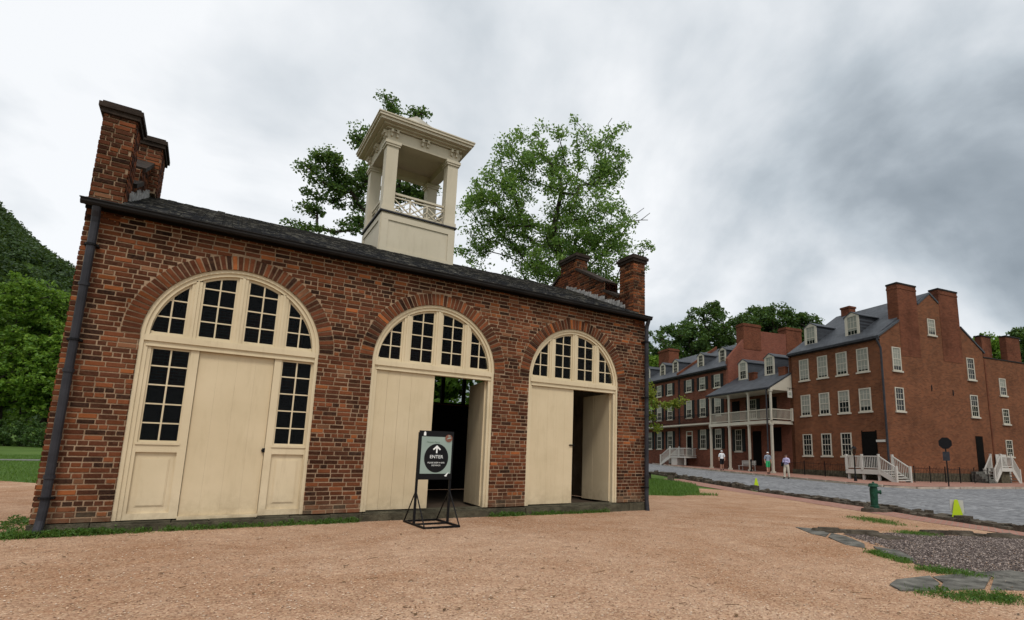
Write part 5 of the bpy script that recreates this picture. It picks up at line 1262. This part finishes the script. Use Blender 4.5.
# left tree belt
spec=[(-40,330,72,60,'leafC','bright green tree at the far left edge of the lawn'),(20,318,66,46,'leafC','bright yellow-green tree at the edge of the lawn, lit crown'),(62,330,70,42,'leafC','green tree just left of the engine house downspout'),(105,345,75,45,'leafD','dark green tree beyond the lawn, mostly hidden by the engine house'),(-100,330,75,70,'leafD','dark green tree outside the belt of lawn trees, farthest left')]
for k,(u,v,dist,rr,mt,lb) in enumerate(spec):
    p=at(u,v,dist); r_m=rr/F*dist
    bl=[B(u,v,rr*.9,dist,1.0),B(u-rr*.5,v+rr*.75,rr*.75,dist,dd=-2),B(u+rr*.5,v+rr*.8,rr*.75,dist,dd=-1),B(u+5,v-rr*.45,rr*.55,dist),B(u,v+rr*1.4,rr*.8,dist,dd=-3),B(u-rr*.7,v+rr*1.5,rr*.6,dist,dd=-2),B(u+rr*.7,v+rr*1.6,rr*.6,dist,dd=-2)]
    tree('broadleaf_tree',(p.x,p.y,G(p.x,p.y)-.1),(p.x,p.y,p.z),bl+[(b[0]+random.Random(k*31+q).uniform(-1,1)*b[3]*1.1,b[1]+random.Random(k*37+q).uniform(-1,0)*b[4],b[2]+random.Random(k*41+q).uniform(-.5,1)*b[5],b[3]*.35,b[4]*.35,b[5]*.3) for q,b in enumerate(bl*3)],560,40,.85,.25,.45,MT[mt],lb,'tree',70+k,'trees beyond the left lawn',shell=.15,flat=.6)
# shrubs at the tree feet
for k,(u,dist) in enumerate(((5,60),(35,61),(62,60))):
    p=at(u,440,dist); z0=G(p.x,p.y); t=thing('shrub',(p.x,p.y,z0),('dark shrub at the foot of the belt, left','dark shrub at the foot of the belt, between two others','dark shrub at the foot of the belt, nearest the engine house')[k],'shrub','shrubs under the left trees')
    pts=inblobs([(p.x,p.y,z0+1.3,2.2,1.6,1.6),(p.x-1.6,p.y,z0+1,1.6,1.4,1.2)],60,80+k,.3)
    limbs((p.x,p.y,z0-.1),(p.x,p.y,z0+1.2),pts,.12,80+k).build('stem',MT['bark'],t); leafmesh('foliage',pts,[.5]*60,60,.13,MT['leafD'],t,90+k)
# hillside trees behind the houses
spec=[(668,352,92,26,'leafD','dark tree on the hill above the left end of the terrace'),(706,328,95,25,'leafD','tall dark tree on the hill above the terrace roofs, highest of the left pair'),(690,350,90,26,'leafD','lower dark tree filling the gap above the terrace roofs'),(742,338,98,22,'leafD','small dark tree on the hill behind the brick parapet, left side'),(775,328,100,22,'leafD','round dark tree on the hill behind the brick parapet chimneys'),(802,332,100,19,'leafD','dark tree on the hill just left of the corner house roof'),(760,322,103,17,'leafD','dark tree crown behind the middle of the brick parapet'),
 (986,352,100,18,'leafC','green tree between the two chimneys of the brick wing'),(1022,345,100,16,'leafD','dark tree above the brick wing at the right edge'),(652,372,78,14,'leafC','light green tree beside the downspout above the far terrace')]
for k,(u,v,dist,rr,mt,lb) in enumerate(spec):
    p=at(u,v,dist); gz_=hillz(p.x,p.y) if (Vector((p.x,p.y,0))-C).dot(V)>18 else G(p.x,p.y)
    bl=[B(u,v,rr,dist),B(u-rr*.6,v+rr*.6,rr*.75,dist),B(u+rr*.6,v+rr*.6,rr*.75,dist),B(u+rr*.2,v-rr*.5,rr*.55,dist),B(u,v+rr*1.3,rr*.8,dist)]
    tree('hill_tree',(p.x,p.y,gz_-.2),(p.x,p.y,max(p.z,gz_+2)),bl,190,46,.95,.30,.4,MT[mt],lb,'tree',100+k,'trees on the hill behind the houses',shell=.45,flat=.75)
# small yellow-green street tree in front of the terrace, branches showing past the engine house
d3=42; p=at(628,440,d3)
bl=[B(650,412,16,d3,dy=.8),B(668,408,12,d3,dy=.7),B(683,404,9,d3,dy=.8),B(640,400,20,d3),B(625,390,26,d3),B(655,425,8,d3)]
tree('street_tree',(p.x,p.y,G(p.x,p.y)-.05),tuple(at(632,400,d3)),bl,85,50,.45,.13,.10,MT['leafE'],'small yellow-green tree reaching over the street beside the far terrace','tree',131,shell=.1)

# ------------------------------------------------------------------ people (small figures across the street)
def person(x,y,zg,face,label,h=1.7,shirt='shirtW',legs='black',skinlegs=True,cap=None,bag=False,stride=.12,arms='down'):
    t=thing('person',(x,y,zg),label,'person',None,face); k=h/1.7
    T=Matrix.Translation((x,y,zg))@Matrix.Rotation(face,4,'Z')@Matrix.Scale(k,4)
    J={'pel':(0,0,.92,.13),'wai':(0,0,1.06,.125),'che':(0,.0,1.28,.155),'nk0':(0,0,1.42,.085),'nk':(0,.01,1.47,.055),'hd0':(0,.015,1.53,.075),'hd':(0,.02,1.60,.098),'hd1':(0,.015,1.66,.07)}
    E=[('pel','wai'),('wai','che'),('che','nk0'),('nk0','nk'),('nk','hd0'),('hd0','hd'),('hd','hd1')]
    for s,n in ((-1,'l'),(1,'r')):
        st_=stride*s
        J['hip'+n]=(s*.09,0,.88,.098); J['kn'+n]=(s*.10,st_*.6+.03,.48,.062); J['an'+n]=(s*.10,st_,.08,.042); J['to'+n]=(s*.115,st_+.16,.035,.036)
        E+=[('pel','hip'+n),('hip'+n,'kn'+n),('kn'+n,'an'+n),('an'+n,'to'+n)]
        J['sh'+n]=(s*.18,0,1.37,.062)
        if arms=='down': J['el'+n]=(s*.24,-.03,1.10,.045); J['wr'+n]=(s*.24,.06,.87,.03); J['ha'+n]=(s*.235,.09,.78,.034)
        else: J['el'+n]=(s*.23,.02,1.10,.045); J['wr'+n]=(s*.10,.20,1.16,.03); J['ha'+n]=(s*.05,.25,1.20,.034)
        E+=[('che','sh'+n),('sh'+n,'el'+n),('el'+n,'wr'+n),('wr'+n,'ha'+n)]
    names=list(J); idx={n:i for i,n in enumerate(names)}
    me=bpy.data.meshes.new('body'); me.from_pydata([J[n][:3] for n in names],[(idx[a],idx[b]) for a,b in E],[])
    o=bpy.data.objects.new('body',me); COL.objects.link(o); mo=o.modifiers.new('skin','SKIN'); mo.use_smooth_shade=True
    for i,n in enumerate(names): sv=me.skin_vertices[0].data[i]; sv.radius=(J[n][3],J[n][3]*(.75 if n in('wai','che','pel') else 1)); sv.use_root=(n=='pel')
    ss_=o.modifiers.new('sub','SUBSURF'); ss_.levels=2; ss_.render_levels=2
    bpy.context.view_layer.update(); m2=bpy.data.meshes.new_from_object(o.evaluated_get(bpy.context.evaluated_depsgraph_get())); bpy.data.objects.remove(o)
    for mm in (MT['skin'],): m2.materials.append(mm)
    inv=wmat(t).inverted(); 
    body=bpy.data.objects.new('body',m2); COL.objects.link(body); m2.transform(inv@T); body.parent=t
    def shell_(name,cond,mat,off):
        import bmesh as bmm
        b=bmm.new(); b.from_mesh(m2); b.normal_update(); b.transform((inv@T).inverted())
        dl=[f for f in b.faces if not cond(f.calc_center_median())]; bmm.ops.delete(b,geom=dl,context='FACES'); b.normal_update()
        for v in b.verts: v.co+=v.normal*off
        b.transform(inv@T); mm=bpy.data.meshes.new(name); b.to_mesh(mm); b.free(); mm.materials.clear(); mm.materials.append(mat); q=bpy.data.objects.new(name,mm); COL.objects.link(q); q.parent=t
    armx=lambda c:abs(c.x)>.20
    shell_('shirt',lambda c:.90<c.z<1.45 and (not armx(c) or c.z>1.12),MT[shirt],.018)
    low=.50 if skinlegs else .12
    shell_('trousers' if not skinlegs else 'shorts',lambda c:low<c.z<.98 and abs(c.x)<.2,MT[legs],.022)
    shell_('hair' if not cap else 'cap',lambda c:c.z>1.60 or (c.z>1.53 and c.y<-.01),MT[cap or 'hair'],.012)
    shell_('shoe',lambda c:c.z<.095,MT['black'],.012)
    mb=MB(T)
    for ex in (-.035,.035): mb.tube([(ex,.10,1.60),(ex,.118,1.60)],[.011,.006],6)
    mb.build('eyes',MT['hair'],t); mb=MB(T); mb.tube([(0,.105,1.60),(0,.128,1.565),(0,.11,1.56)],[.008,.014,.01],6); mb.tube([(-.025,.106,1.53),(.025,.106,1.53)],.006,5); mb.build('face_features',MT['skin'],t)
    if bag:
        mb=MB(T); mb.add([(.26,-.12,.85),(.36,-.12,.85),(.36,.14,.85),(.26,.14,.85),(.25,-.08,1.18),(.32,-.08,1.18),(.32,.10,1.18),(.25,.10,1.18)],[(0,3,2,1),(4,5,6,7),(0,1,5,4),(1,2,6,5),(2,3,7,6),(3,0,4,7)]); mb.tube([(.28,0,1.17),(.22,0,1.35),(.1,0,1.46),(-.05,-.02,1.45)],.014,6)
        bo_=mb.build('shoulder_bag',MT['black'],None); lab(bo_,'dark shoulder bag hanging at the side of the lilac-topped walker','bag')
    return t
person(35.26,13.18,G(35.26,13.18)+.01,R(95),'person in lilac top and khaki trousers walking at the kerb right of the porch',1.68,'shirtP','khaki',False,None,True,arms='up')
person(38.9,17.4,G(38.9,17.4)+.13,R(150),'person in grey-blue top, white cap and green shorts beside the right porch column',1.72,'shirtG','green',True,'shirtW')
person(39.87,22.9,G(39.87,22.9)+.13,R(140),'person in white shirt and black shorts between the two left porch columns',1.72,'shirtW','black',True,'shirtW')
